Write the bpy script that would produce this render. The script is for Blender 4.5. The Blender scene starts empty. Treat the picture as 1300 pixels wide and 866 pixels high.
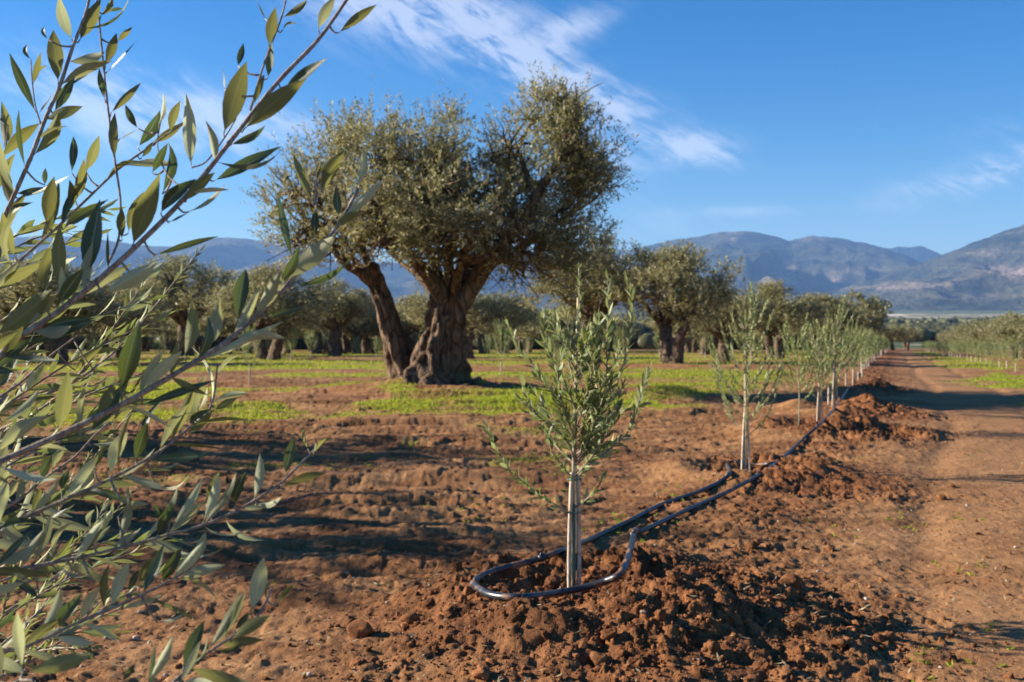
import bpy, math, random
import numpy as np
from mathutils import Vector, Matrix
sc = bpy.context.scene
COL = sc.collection
# ------------------------------------------------------------ camera, sun, sky, exposure
F = 35.0 / 36.0 * 1300.0          # focal length in photo pixels
CX, HY, CH = 650.0, 398.0, 1.5    # principal x, horizon row, eye height (m)
cam = bpy.data.objects.new('camera', bpy.data.cameras.new('camera'))
COL.objects.link(cam)
cam.location = (0, 0, CH); cam.rotation_euler = (math.radians(90), 0, 0)
cam.data.lens = 35; cam.data.sensor_width = 36
cam.data.shift_y = -(433 - HY) / 1300.0
cam.data.clip_start = 0.05; cam.data.clip_end = 60000
cam.data.dof.use_dof = True; cam.data.dof.focus_distance = 2.1; cam.data.dof.aperture_fstop = 8.0
sc.camera = cam
SUN_EL, SUN_AZ = math.radians(21.5), math.radians(-80)   # azimuth from +Y towards +X
S = Vector((math.sin(SUN_AZ) * math.cos(SUN_EL), math.cos(SUN_AZ) * math.cos(SUN_EL), math.sin(SUN_EL)))
sun = bpy.data.objects.new('sun', bpy.data.lights.new('sun', 'SUN'))
COL.objects.link(sun)
sun.rotation_euler = S.to_track_quat('Z', 'Y').to_euler()
sun.data.energy = 4.9; sun.data.angle = math.radians(0.5); sun.data.color = (1.0, 0.88, 0.72)
sc.view_settings.view_transform = 'Standard'; sc.view_settings.look = 'None'
sc.view_settings.gamma = 1.0; sc.view_settings.exposure = 1.5
sc.render.engine = 'CYCLES'
cy = sc.cycles
cy.use_denoising = True; cy.use_adaptive_sampling = True; cy.adaptive_threshold = 0.01
cy.max_bounces = 6; cy.diffuse_bounces = 3; cy.glossy_bounces = 2; cy.transmission_bounces = 4
cy.volume_bounces = 0; cy.transparent_max_bounces = 4; cy.caustics_reflective = False; cy.caustics_refractive = False

class NT:
    """tiny node-tree writer"""
    def __init__(self, nt):
        self.nt = nt; self.n = nt.nodes; self.l = nt.links
    def set(self, sock, v):
        if v is None: return
        if isinstance(v, bpy.types.NodeSocket): self.l.new(v, sock)
        elif isinstance(v, (tuple, list)) and len(v) == 3 and sock.type == 'RGBA': sock.default_value = (*v, 1)
        else: sock.default_value = v
    def add(self, kind, out=0, props=None, **ins):
        nd = self.n.new(kind)
        for k, v in (props or {}).items(): setattr(nd, k, v)
        for k, v in ins.items():
            key = int(k[1:]) if k[0] == '_' and k[1:].isdigit() else k.replace('_', ' ')
            self.set(nd.inputs[key], v)
        return nd.outputs[out] if out is not None else nd
    def math(self, op, a, b=None, c=None, clamp=False):
        nd = self.n.new('ShaderNodeMath'); nd.operation = op; nd.use_clamp = clamp
        for i, v in enumerate((a, b, c)):
            if v is not None: self.set(nd.inputs[i], v)
        return nd.outputs[0]
    def mix(self, f, a, b, blend='MIX'):
        nd = self.n.new('ShaderNodeMix'); nd.data_type = 'RGBA'; nd.blend_type = blend
        self.set(nd.inputs[0], f); self.set(nd.inputs[6], a); self.set(nd.inputs[7], b)
        return nd.outputs[2]
    def noise(self, vec, scale, detail=4, rough=0.55, dist=0.0):
        return self.add('ShaderNodeTexNoise', 0, None, Vector=vec, Scale=scale, Detail=detail, Roughness=rough, Distortion=dist)
    def ramp(self, f, lo, hi, a=0.0, b=1.0):
        nd = self.n.new('ShaderNodeMapRange'); nd.clamp = True; nd.interpolation_type = 'SMOOTHSTEP'
        self.set(nd.inputs[0], f); nd.inputs[1].default_value = lo; nd.inputs[2].default_value = hi
        nd.inputs[3].default_value = a; nd.inputs[4].default_value = b
        return nd.outputs[0]
    def scl(self, vec, s):
        return self.add('ShaderNodeVectorMath', 0, {'operation': 'MULTIPLY'}, _0=vec, _1=s)

w = bpy.data.worlds.new('World'); sc.world = w; w.use_nodes = True
w.node_tree.nodes.clear(); T = NT(w.node_tree)
sky = T.add('ShaderNodeTexSky', 0, {'sky_type': 'NISHITA', 'sun_disc': False, 'sun_elevation': SUN_EL,
            'sun_rotation': SUN_AZ, 'altitude': 200, 'air_density': 1.0, 'dust_density': 0.2, 'ozone_density': 4.0})
skyc = T.add('ShaderNodeHueSaturation', 0, None, Hue=.507, Saturation=1.38, Value=1.03, Color=sky)
g = T.add('ShaderNodeTexCoord', 0)
sep = T.add('ShaderNodeSeparateXYZ', None, None, Vector=g)
az = T.math('ARCTAN2', sep.outputs[0], sep.outputs[1])
el = T.math('ARCSINE', sep.outputs[2])
comb = T.add('ShaderNodeCombineXYZ', 0, None, X=az, Y=el)
def wisp_noise(ang, sx, sy, scale, off, dist=0.6):
    m = T.add('ShaderNodeMapping', 0, None, Vector=comb, Location=(off, off * .37, 0), Rotation=(0, 0, math.radians(ang)))
    return T.noise(T.scl(m, (sx, sy, 1)), scale, 9, 0.62, dist)
na = wisp_noise(35, 1.0, 2.4, 7, 3.1, 1.2)
nb = wisp_noise(-15, 1.0, 4.0, 6, 8.3, 0.8)
nf = wisp_noise(28, 1.0, 5.0, 22, 1.3, 0.5)
CL = [(535, 15, 130, 60, -5, .95), (640, 70, 140, 50, 32, .85), (705, 100, 100, 34, 25, .75), (728, 38, 70, 24, -25, .7), (775, 128, 80, 26, 12, .8),
      (860, 187, 85, 26, 3, 1.0), (905, 195, 45, 16, 20, .6), (1210, 232, 100, 24, -12, .85), (1285, 212, 50, 18, -20, .7), (1275, 160, 60, 22, -5, .4),
      (110, 130, 130, 50, 20, .8), (250, 145, 120, 42, 15, .85), (370, 168, 90, 30, 8, .7), (945, 268, 90, 9, 0, .45), (880, 290, 130, 22, 5, .3),
      (780, 215, 90, 30, 40, .35), (460, -40, 120, 50, -20, .7)]
tot = None
for (px, py, rx, ry, ang, st) in CL:
    a0 = math.atan2(px - CX, F); e0 = math.atan2(HY - py, math.hypot(F, px - CX))
    dx = T.math('SUBTRACT', az, a0); dy = T.math('SUBTRACT', el, e0)
    c, s_ = math.cos(math.radians(-ang)), math.sin(math.radians(-ang))
    u = T.math('MULTIPLY', T.math('ADD', T.math('MULTIPLY', dx, c), T.math('MULTIPLY', dy, s_)), F / rx)
    v = T.math('MULTIPLY', T.math('SUBTRACT', T.math('MULTIPLY', dy, c), T.math('MULTIPLY', dx, s_)), F / ry)
    q = T.math('ADD', T.math('MULTIPLY', u, u), T.math('MULTIPLY', v, v))
    e = T.math('MULTIPLY', T.math('EXPONENT', T.math('MULTIPLY', q, -1.1)), st)
    tot = e if tot is None else T.math('ADD', tot, e)
# thin cirrus goes on over the rest of the sky, outside the frame
wide = T.ramp(T.noise(comb, 1.7, 3, .5), .56, .8, 0, .55)
far_az = T.ramp(T.math('ABSOLUTE', az), .55, .8)
tot = T.math('ADD', tot, T.math('MULTIPLY', wide, far_az))
nz = T.math('ADD', T.math('MULTIPLY', na, .55), T.math('ADD', T.math('MULTIPLY', nb, .3), T.math('MULTIPLY', nf, .38)))
cl = T.ramp(T.math('MULTIPLY', tot, T.ramp(nz, .42, .80, .0, 1.2)), 0.02, 1.05, 0, .46)
skyc = T.mix(cl, skyc, (7.6, 7.7, 8.3))
bg = T.add('ShaderNodeBackground', 0, None, Color=skyc, Strength=0.055)
T.l.new(bg, T.add('ShaderNodeOutputWorld', None).inputs[0])

# ------------------------------------------------------------ numeric helpers
def _h(ix, iy, iz, seed):
    h = (ix.astype(np.int64) * 374761393 + iy.astype(np.int64) * 668265263 + iz * 2147483647 + seed * 974634777) & 0xFFFFFFFF
    h = ((h ^ (h >> 13)) * 1274126177) & 0xFFFFFFFF
    h = ((h ^ (h >> 16)) * 2246822519) & 0xFFFFFFFF
    return ((h ^ (h >> 15)) & 0xFFFFFF) / float(0xFFFFFF) * 2 - 1
def vn(x, y, seed=0):
    x0 = np.floor(x); y0 = np.floor(y); fx = x - x0; fy = y - y0
    fx = fx * fx * fx * (fx * (fx * 6 - 15) + 10); fy = fy * fy * fy * (fy * (fy * 6 - 15) + 10)
    x0 = x0.astype(np.int64); y0 = y0.astype(np.int64)
    a = _h(x0, y0, 0, seed); b = _h(x0 + 1, y0, 0, seed); c = _h(x0, y0 + 1, 0, seed); d = _h(x0 + 1, y0 + 1, 0, seed)
    return (a + (b - a) * fx) * (1 - fy) + (c + (d - c) * fx) * fy
def facet(x, y, wl, seed):
    """broken, tilted facets like clods: each cell is a small tilted plate"""
    u, v = rot(x, y, .4 + seed); u = u / wl; v = v / wl
    iu = np.floor(u); iv = np.floor(v); best = np.full(u.shape, 9.0); bh = np.zeros(u.shape)
    for a in (-1, 0, 1):
        for b in (-1, 0, 1):
            cu = (iu + a).astype(np.int64); cv = (iv + b).astype(np.int64)
            du = u - (cu + .5 + .45 * _h(cu, cv, 0, seed)); dv = v - (cv + .5 + .45 * _h(cu, cv, 0, seed + 1))
            d = du * du + dv * dv
            h = .6 * _h(cu, cv, 0, seed + 2) + .9 * (du * _h(cu, cv, 0, seed + 3) + dv * _h(cu, cv, 0, seed + 4)) - .9 * d
            k = d < best; best = np.where(k, d, best); bh = np.where(k, h, bh)
    return bh
def rot(x, y, a):
    c, s = math.cos(a), math.sin(a); return c * x - s * y, s * x + c * y
def gn(x, y, wl, seed):          # rotated value noise, wavelength wl
    u, v = rot(x, y, .7 + seed * 1.3); return vn(u / wl, v / wl, seed)
def fbm(x, y, wl, oct, seed, gain=.5):
    t = 0; a = 1
    for k in range(oct): t = t + a * gn(x, y, wl, seed + k); a *= gain; wl /= 2.03
    return t
def vn3(p, wl, seed):
    q = p / wl
    z0 = np.floor(q[:, 2]); fz = q[:, 2] - z0; fz = fz * fz * (3 - 2 * fz)
    def layer(z):
        o = _h(z.astype(np.int64), z.astype(np.int64) * 7, 0, seed + 99) * 37
        return vn(q[:, 0] + o, q[:, 1] - o, seed)
    return layer(z0) * (1 - fz) + layer(z0 + 1) * fz
def sm(x, a, b):
    t = np.clip((x - a) / (b - a), 0, 1); return t * t * (3 - 2 * t)

SAP = [(0.33, 5.42)]
ROWY = [-60, 5.42, 9.39, 13.4, 22, 38, 118, 200]; ROWX = [-30, .33, 2.21, 4.13, 7.5, 13.5, 44.5, 76]
def rowx(y): return np.interp(y, ROWY, ROWX)
def rrow(y): return 17.2 + .38 * (y - 34)
BIG = (-1.65, 20.6)
def base_z(y):
    near = -.03 * (np.logaddexp(0, (np.minimum(y, 150) - 17) / 3) * 3)
    return near + np.interp(y, [150, 260, 600, 1200, 3000, 5000, 13000], [0, -3.0, -5, -4, 4, 26, 60]) * (y > 150)
SAPS = []       # (x, y) of planted saplings, filled before the terrain is evaluated
def smooth_z(x, y):
    x = np.asarray(x, float); y = np.asarray(y, float)
    z = base_z(y) + np.where(y < 150, .05, 0) * fbm(x, y, 7, 2, 5) * sm(np.hypot(x, y), 3, 12)
    dx = x - rowx(y)
    ro = sm(y, 2, 5) * (1 - sm(y, 90, 130))
    z = z + ro * (.02 + .04 * sm(y, 18, 24)) * np.exp(-((dx - .35) / .8) ** 2) * (1 + .5 * gn(x, y, 1.6, 31))
    z = z + .10 * np.exp(-((((x - .45) / 1.0) ** 2 + ((y - 4.95) / .95) ** 2) ** 1.5))
    for (sx, sy) in SAPS[:9]:
        r2 = (x - sx) ** 2 + (y - sy) ** 2
        r = np.sqrt(r2)
        z = z + .06 * np.exp(-((x - sx - .4) ** 2 + (y - sy + .4) ** 2) / 1.1) + .065 * np.exp(-((r - .62) / .25) ** 2) - .07 * np.exp(-(r / .34) ** 2)
    z = z + .28 * np.exp(-((x - BIG[0]) ** 2 + (y - BIG[1]) ** 2) / 5.5)
    z = z + .22 * np.exp(-((x + 6.6) ** 2 / 2.2 + (y - 24.6) ** 2 / .7))
    z = z + .2 * np.exp(-((x - 2.9) ** 2 / .5 + (y - 18.6) ** 2 / .3))
    return z
def clodmask(x, y):
    dx = x - rowx(y)
    n = fbm(x, y, .9, 3, 41)
    m = .45 * np.exp(-(np.abs((dx - .5) / (.95 + .35 * n))) ** 3) * sm(y, 2.2, 3.6)
    for (sx, sy) in SAPS[1:8]: m = np.maximum(m, np.exp(-(((x - sx - .4) / (.85 + .3 * n)) ** 2 + ((y - sy + .4) / (1.2 + .3 * n)) ** 2) ** 2))
    m = np.maximum(m, .8 * sm(y, 22, 26) * np.exp(-(np.abs((dx - .3) / .8)) ** 3))
    m2 = np.exp(-((((x - .6) / 1.4) ** 2 + ((y - 4.8) / 1.2) ** 2) ** 2))
    return np.clip(np.maximum(m, m2) + .12 * n, 0, 1)
def trackmask(x, y):
    dx = x - rowx(y)
    return np.exp(-(np.abs(dx - 2.5 - .15 * gn(x, y, 2.5, 72)) / 1.15) ** 4) * (1 - sm(y, 130, 150)) * sm(y, 1, 4)
def grassmask(x, y):
    n = fbm(x, y, 1.3, 4, 61); nw = fbm(x * .45, y, 3.0, 3, 67)
    left = 1 - sm(x - rowx(y), -3.0, -1.6)
    g1 = left * sm(y, 26, 31) * (1 - sm(y, 130, 150)) * sm(nw + .55 * np.sin(y * .42 + .12 * x), -.35, .35) * .9
    g2 = left * sm(y, 11.5 - .1 * x, 15) * (1 - sm(y, 25, 29)) * sm(n + .3 * nw, .0, .7) * .8
    g3 = np.exp(-(((x - .3) / 1.5) ** 2 + ((y - 17.6) / 1.5) ** 2)) * 1.2 + .9 * np.exp(-(((x + 4.6) / 3) ** 2 + ((y - 15.0) / 1.3) ** 2)) * sm(n, -.5, .3)
    g3 = g3 + np.exp(-(((x - 6.3) / 1.6) ** 2 + ((y - 29) / 2.5) ** 2))
    d = x - rrow(y)
    g4 = np.exp(-(np.abs((d + .4) / (1.3 + .9 * nw))) ** 4) * sm(n + .7 * nw, -.45, .45) * sm(y, 9, 15) * (1 - sm(y, 130, 150))
    g5 = sm(d, 1.5, 3) * sm(n, .1, .6) * .6 * (1 - sm(y, 140, 150)) * sm(y, 8, 14)
    g6 = left * sm(y, 5.5, 9) * (1 - sm(y, 11.5, 14)) * sm(n, .55, 1.0) * .35
    return np.clip(np.maximum.reduce([g1, g2, g3, g4, g5, g6]), 0, 1)
def ground_z(x, y, full=True):
    x = np.asarray(x, float); y = np.asarray(y, float)
    z = smooth_z(x, y)
    fade = 1 - sm(y, 60, 130)
    m = clodmask(x, y) * fade
    wx = x + .05 * gn(x, y, .3, 11); wy = y + .05 * gn(x, y, .3, 12)
    b = 0
    for wl, am, sd in ((.42, .040, 21), (.2, .022, 22), (.1, .012, 23), (.052, .008, 24), (.027, .005, 25)):
        b = b + am * (np.abs(gn(wx, wy, wl, sd)) * 2 - .75)
    idm = np.flatnonzero((m > .02) & (y < 45)) if np.ndim(x) else np.array([], int)
    if len(idm):
        q = np.zeros(x.shape); ax, ay = wx[idm], wy[idm]; bx_ = ax + .02 * gn(ax, ay, .06, 13); by_ = ay + .02 * gn(ax, ay, .06, 14)
        q[idm] = .026 * facet(bx_, by_, .26, 101) + .022 * facet(bx_, by_, .12, 111) + .020 * facet(bx_, by_, .065, 121) + .012 * facet(bx_, by_, .036, 131)
        b = b + q * 1.15
    z = z + m * b * (.75 + .4 * gn(x, y, 1.1, 29))
    u, v = rot(x, y, -.10)
    o = (1 - m) * fade
    t = .058 * (np.abs(vn(u / 2.8 + .3 * gn(x, y, 1.1, 53), v / .55, 51)) * 2 - .8) + .016 * vn(u / .7, v / .22, 52)
    t = t * (.45 + .55 * sm(rowx(y) - x, .2, 2.0))
    idl = np.flatnonzero((o > .02) & (y < 30)) if np.ndim(x) else np.array([], int)
    if len(idl):
        q = np.zeros(x.shape); ax, ay = u[idl] / 2.2, v[idl]; ax = ax + .02 * gn(ax, ay, .1, 15); ay = ay + .02 * gn(ax, ay, .1, 16)
        k_ = .18 + .82 * sm(rowx(y[idl]) - x[idl], .2, 2.0)
        q[idl] = k_ * (.026 * facet(ax, ay, .26, 141) + .015 * facet(ax, ay, .12, 151)) + .008 * facet(ax, ay, .05, 161)
        t = t + q * (.5 + .7 * sm(gn(x, y, .9, 59), -.4, .5))
    t = t + .004 * gn(x, y, .16, 54) + .007 * (np.abs(gn(x, y, .075, 55)) * 2 - .6) + .004 * gn(x, y, .035, 56)
    c = np.maximum(0, gn(x, y, .16, 57) - .45) * .03 + np.maximum(0, gn(x, y, .07, 58) - .62) * .02
    tk = trackmask(x, y)
    z = z + o * (t + c) * (1 - .6 * tk)
    rt = x - rowx(y) - 2.5 + .12 * gn(x, y, 3.1, 73)
    z = z - .030 * fade * o * (np.exp(-((rt + .68) / .17) ** 2) + np.exp(-((rt - .68) / .17) ** 2)) * sm(y, 2, 4)
    return z
DS = np.exp(np.linspace(math.log(1.2), math.log(400), 6000))
def at(px, py):
    x = (px - CX) / F * DS; z = CH - (py - HY) / F * DS
    k = int(np.argmax(z < smooth_z(x, DS)))
    return float(x[k]), float(DS[k])
def un(px, py, d): return np.array(((px - CX) / F * d, d, CH - (py - HY) / F * d))

def make_mesh(name, v, f, mat=None, smooth=True, attrs=None, uv=None):
    v = np.asarray(v, np.float32); f = np.asarray(f, np.int32)
    me = bpy.data.meshes.new(name)
    me.vertices.add(len(v)); me.vertices.foreach_set('co', v.ravel())
    k = f.shape[1]
    me.loops.add(f.size); me.loops.foreach_set('vertex_index', f.ravel())
    me.polygons.add(len(f)); me.polygons.foreach_set('loop_start', np.arange(0, f.size, k, dtype=np.int32))
    me.polygons.foreach_set('loop_total', np.full(len(f), k, np.int32))
    if smooth: me.polygons.foreach_set('use_smooth', np.ones(len(f), bool))
    me.update(calc_edges=True)
    for an, av in (attrs or {}).items():
        a = me.attributes.new(an, 'FLOAT', 'POINT'); a.data.foreach_set('value', np.asarray(av, np.float32))
    if uv is not None:
        l = me.uv_layers.new(name='UVMap'); l.data.foreach_set('uv', np.asarray(uv, np.float32)[f.ravel()].ravel())
    if mat: me.materials.append(mat)
    return me
def obj(name, me, parent=None, **tags):
    o = bpy.data.objects.new(name, me); COL.objects.link(o)
    if parent is not None: o.parent = parent
    for k, v in tags.items():
        if v: o[k] = v
    return o
def thing(name, label, cat, loc=(0, 0, 0), rz=0, group=None):
    o = obj(name, None, None, label=label, category=cat, group=group)
    o.location = loc; o.rotation_euler = (0, 0, rz); o.empty_display_size = .2
    return o
class MB:
    def __init__(s): s.v = []; s.f = []; s.n = 0; s.a = []
    def add(s, v, f, a=0.0):
        s.v.append(np.asarray(v, float)); s.f.append(np.asarray(f) + s.n); s.n += len(v); s.a.append(np.full(len(v), a) if np.isscalar(a) else a)
    def mesh(s, name, mat, smooth=True):
        return make_mesh(name, np.concatenate(s.v), np.concatenate(s.f), mat, smooth, {'rnd': np.concatenate(s.a)})
def spline(p, n):
    p = np.asarray(p, float)
    if len(p) < 3: 
        t = np.linspace(0, 1, n)[:, None]; return p[0] * (1 - t) + p[-1] * t
    q = np.vstack([2 * p[0] - p[1], p, 2 * p[-1] - p[-2]])
    out = []
    for t in np.linspace(0, len(p) - 1, n):
        i = min(int(t), len(p) - 2); u = t - i
        a, b, c, d = q[i], q[i + 1], q[i + 2], q[i + 3]
        out.append(.5 * ((2 * b) + (-a + c) * u + (2 * a - 5 * b + 4 * c - d) * u * u + (-a + 3 * b - 3 * c + d) * u ** 3))
    return np.array(out)
def tube(pts, rad, sides=6, flute=None):
    pts = np.asarray(pts, float); n = len(pts); rad = np.broadcast_to(np.asarray(rad, float), (n,))
    tg = np.gradient(pts, axis=0); tg /= np.linalg.norm(tg, axis=1)[:, None] + 1e-9
    ref = np.array((0, 0, 1.)) if abs(tg[0][2]) < .9 else np.array((1., 0, 0))
    a = np.cross(tg[0], ref); a /= np.linalg.norm(a)
    th = np.linspace(0, 2 * np.pi, sides, endpoint=False); V = []
    for i in range(n):
        a = a - tg[i] * a.dot(tg[i]); a /= np.linalg.norm(a) + 1e-9
        b = np.cross(tg[i], a)
        r = rad[i] * (flute(th, i / (n - 1)) if flute else 1)
        V.append(pts[i] + (np.cos(th) * r)[:, None] * a + (np.sin(th) * r)[:, None] * b)
    V.append(pts[0][None]); V.append(pts[-1][None])
    V = np.vstack(V); f = []
    for i in range(n - 1):
        for j in range(sides):
            k = (j + 1) % sides
            f.append((i * sides + j, i * sides + k, (i + 1) * sides + k, (i + 1) * sides + j))
    c0, c1 = n * sides, n * sides + 1
    for j in range(0, sides, 2):
        k = (j + 1) % sides; l = (j + 2) % sides
        f.append((c0, l, k, j)); f.append((c1, (n - 1) * sides + j, (n - 1) * sides + k, (n - 1) * sides + l))
    return V, np.array(f)
def norm(a): return a / (np.linalg.norm(a, axis=-1, keepdims=True) + 1e-9)

# ------------------------------------------------------------ materials
def mat(name):
    m = bpy.data.materials.new(name); m.use_nodes = True; m.node_tree.nodes.clear()
    t = NT(m.node_tree); out = t.add('ShaderNodeOutputMaterial', None)
    return m, t, out
def attr(t, name, o=2): return t.add('ShaderNodeAttribute', o, {'attribute_name': name})
def leaf_mat(name, top, under, transl, uvs=False, var=.35, rough=.38, tw=.3, coords='rnd'):
    m, t, out = mat(name)
    r = attr(t, 'rnd') if coords == 'rnd' else t.add('ShaderNodeObjectInfo', 5)
    back = t.add('ShaderNodeNewGeometry', 6)
    c = t.mix(back, top, under)
    pos = t.add('ShaderNodeTexCoord', 3)
    if uvs:
        uv = t.add('ShaderNodeSeparateXYZ', None, None, Vector=t.add('ShaderNodeUVMap', 0))
        mid = t.math('ABSOLUTE', t.math('SUBTRACT', uv.outputs[1], .5))
        rib = t.ramp(mid, .02, .07, 1, 0)
        c = t.mix(t.math('MULTIPLY', rib, .55), c, tuple(min(1, x * 1.2 + .07) for x in under))
        sv = t.math('SINE', t.math('MULTIPLY', t.math('SUBTRACT', uv.outputs[0], t.math('MULTIPLY', mid, .35)), 75))
        c = t.mix(t.math('MULTIPLY', t.ramp(sv, .4, 1), .10), c, tuple(min(1, x * 1.3) for x in under))
        ns = t.noise(pos, 60, 3)
        c = t.mix(t.math('MULTIPLY', t.ramp(ns, .5, .75), .35), c, tuple(x * .6 for x in top))
        sp = t.noise(pos, 260, 2)
        c = t.mix(t.math('MULTIPLY', t.ramp(sp, .68, .74), .5), c, (.16, .11, .05))
    hs = t.add('ShaderNodeHueSaturation', None, None, Color=c)
    t.set(hs.inputs['Value'], t.math('ADD', 1 - var, t.math('MULTIPLY', r, 2 * var)))
    t.set(hs.inputs['Hue'], t.math('ADD', .488, t.math('MULTIPLY', r, .022)))
    c = hs.outputs[0]
    pb = t.add('ShaderNodeBsdfPrincipled', None)
    t.set(pb.inputs['Base Color'], c); t.set(pb.inputs['Roughness'], t.math('ADD', rough + .08, t.math('MULTIPLY', back, .22)))
    pb.inputs['Specular IOR Level'].default_value = .3
    if uvs:
        bp = t.add('ShaderNodeBump', 0, None, Height=t.math('ADD', t.math('MULTIPLY', sv, .25), t.math('MULTIPLY', t.noise(pos, 120, 3), 1.0)), Strength=.25, Distance=.001)
        t.set(pb.inputs['Normal'], bp)
    tr = t.add('ShaderNodeBsdfTranslucent', 0, None, Color=t.mix(.5, c, transl))
    ms = t.add('ShaderNodeMixShader', 0, None, _0=tw, _1=pb.outputs[0], _2=tr)
    t.l.new(ms, out.inputs[0]); return m
M = {}
M['leaf_dark'] = leaf_mat('leaf_dark', (.05, .085, .042), (.22, .26, .16), (.22, .30, .04), True, .35, .32, .2, 'obj')
M['leaf_pale'] = leaf_mat('leaf_pale', (.10, .145, .06), (.42, .45, .27), (.42, .44, .10), True, .35, .36, .34, 'obj')
M['leaf_olive'] = leaf_mat('leaf_olive', (.08, .11, .035), (.18, .19, .075), (.34, .34, .06), True, .35, .38, .38, 'obj')
M['sap_leaf'] = leaf_mat('sapling_leaf', (.10, .145, .045), (.31, .34, .17), (.44, .50, .10), True, .35, .34, .3, 'obj')
M['sap_foliage'] = leaf_mat('sapling_foliage', (.115, .155, .050), (.31, .34, .165), (.42, .48, .10), False, .42, .36, .30)
M['crown'] = leaf_mat('olive_crown', (.12, .125, .052), (.42, .385, .235), (.42, .38, .11), False, .5, .36, .34)
M['grass'] = leaf_mat('grass_blades', (.21, .26, .025), (.26, .31, .04), (.60, .66, .03), False, .35, .6, .4)

def bark(name, a, b, c, scale, bump=.02, moss=False):
    m, t, out = mat(name)
    p = t.add('ShaderNodeTexCoord', 3)
    n1 = t.noise(t.scl(p, (1, 1, .35)), scale, 8, .62, .4)
    n2 = t.noise(p, scale * .28, 4)
    col = t.mix(t.ramp(n1, .36, .64), a, b)
    col = t.mix(t.math('MULTIPLY', t.ramp(n2, .48, .66), .75), col, c)
    if moss: col = t.mix(t.math('MULTIPLY', t.ramp(t.noise(p, 2.3, 3), .55, .7), .35), col, (.12, .12, .04))
    vo = t.add('ShaderNodeTexVoronoi', 0, {'feature': 'DISTANCE_TO_EDGE'}, Vector=t.scl(p, (1, 1, .3)), Scale=scale * .8)
    col = t.mix(t.math('MULTIPLY', t.ramp(vo, 0, .10, 1, 0), .6), col, tuple(q * .4 for q in a))
    h = t.math('ADD', t.math('ADD', n1, t.math('MULTIPLY', t.noise(t.scl(p, (1, 1, .4)), scale * 4, 6, .7), .45)), t.math('MULTIPLY', t.ramp(vo, 0, .12), .5))
    pb = t.add('ShaderNodeBsdfPrincipled', None)
    t.set(pb.inputs['Base Color'], col); pb.inputs['Roughness'].default_value = .9; pb.inputs['Specular IOR Level'].default_value = .2
    t.set(pb.inputs['Normal'], t.add('ShaderNodeBump', 0, None, Height=h, Strength=1.0, Distance=bump))
    t.l.new(pb.outputs[0], out.inputs[0]); return m
M['bark_big'] = bark('gnarled_bark', (.07, .042, .025), (.23, .155, .10), (.14, .085, .052), 7, .05, True)
M['bark'] = bark('olive_bark', (.07, .048, .033), (.20, .145, .10), (.13, .09, .06), 9, .03)
M['twig'] = bark('twig_bark', (.26, .20, .15), (.40, .34, .27), (.30, .21, .16), 120, .0008)
M['sapstem'] = bark('sapling_stem', (.28, .27, .17), (.42, .40, .28), (.22, .25, .13), 60, .001)
M['stake'] = bark('cane_stake', (.52, .41, .29), (.68, .57, .43), (.45, .33, .22), 30, .0015)

def plain(name, col, rough=.5, spec=.5, noise=None, bump=0):
    m, t, out = mat(name)
    pb = t.add('ShaderNodeBsdfPrincipled', None)
    pb.inputs['Roughness'].default_value = rough; pb.inputs['Specular IOR Level'].default_value = spec
    if noise:
        n = t.noise(t.add('ShaderNodeTexCoord', 3), noise[0], 5)
        t.set(pb.inputs['Base Color'], t.mix(t.ramp(n, noise[2], noise[3]), col, noise[1]))
        t.set(pb.inputs['Roughness'], t.math('ADD', rough, t.math('MULTIPLY', t.ramp(n, noise[2], noise[3]), .4)))
        if bump: t.set(pb.inputs['Normal'], t.add('ShaderNodeBump', 0, None, Height=n, Strength=.6, Distance=bump))
    else: pb.inputs['Base Color'].default_value = (*col, 1)
    t.l.new(pb.outputs[0], out.inputs[0]); return m
M['hose'] = plain('black_pipe', (.022, .026, .034), .34, .55, (11, (.21, .115, .06), .50, .66))
M['tie'] = plain('green_tie', (.05, .16, .13), .5, .4)
M['straw'] = plain('dry_straw', (.48, .36, .19), .8, .2)

def soil_nodes(t, fresh, grass, plainattr=None):
    p = t.add('ShaderNodeNewGeometry', 0)
    n1 = t.noise(p, 1.1, 6, .6); n2 = t.noise(p, 9, 6, .65); n3 = t.noise(p, 70, 4, .6); n4 = t.noise(t.scl(p, (.35, 1, 1)), 3.0, 5, .6)
    dry = t.mix(t.ramp(n1, .35, .65), (.29, .142, .058), (.17, .074, .030))
    dry = t.mix(t.math('MULTIPLY', t.ramp(n4, .45, .62), .65), dry, (.40, .22, .098))
    dry = t.mix(t.math('MULTIPLY', t.ramp(n2, .52, .66), .55), dry, (.12, .052, .022))
    wet = t.mix(t.ramp(n2, .38, .62), (.125, .046, .018), (.25, .104, .040))
    wet = t.mix(t.math('MULTIPLY', t.ramp(n3, .55, .7), .4), wet, (.34, .165, .070))
    vc = t.add('ShaderNodeTexVoronoi', 1, None, Vector=t.add('ShaderNodeVectorMath', 0, {'operation': 'ADD'}, _0=p, _1=t.scl(t.noise(p, 12, 3), (.06, .06, .06))), Scale=9.0)
    vs_ = t.add('ShaderNodeSeparateColor', 0, None, Color=vc)
    wet = t.add('ShaderNodeHueSaturation', 0, None, Color=wet, Value=t.math('ADD', .68, t.math('MULTIPLY', vs_, .6)))
    wet = t.mix(t.math('MULTIPLY', t.ramp(n1, .48, .62), .45), wet, (.10, .040, .018))
    c = t.mix(fresh, dry, wet)
    c = t.mix(t.math('MULTIPLY', t.ramp(n3, .55, .7), .3), c, (.40, .22, .10))
    return p, c, n2, n3
m, t, out = mat('red_soil'); M['soil'] = m
fr = attr(t, 'fresh'); gr = attr(t, 'grass'); pl = attr(t, 'plain'); pale = attr(t, 'pale')
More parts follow.
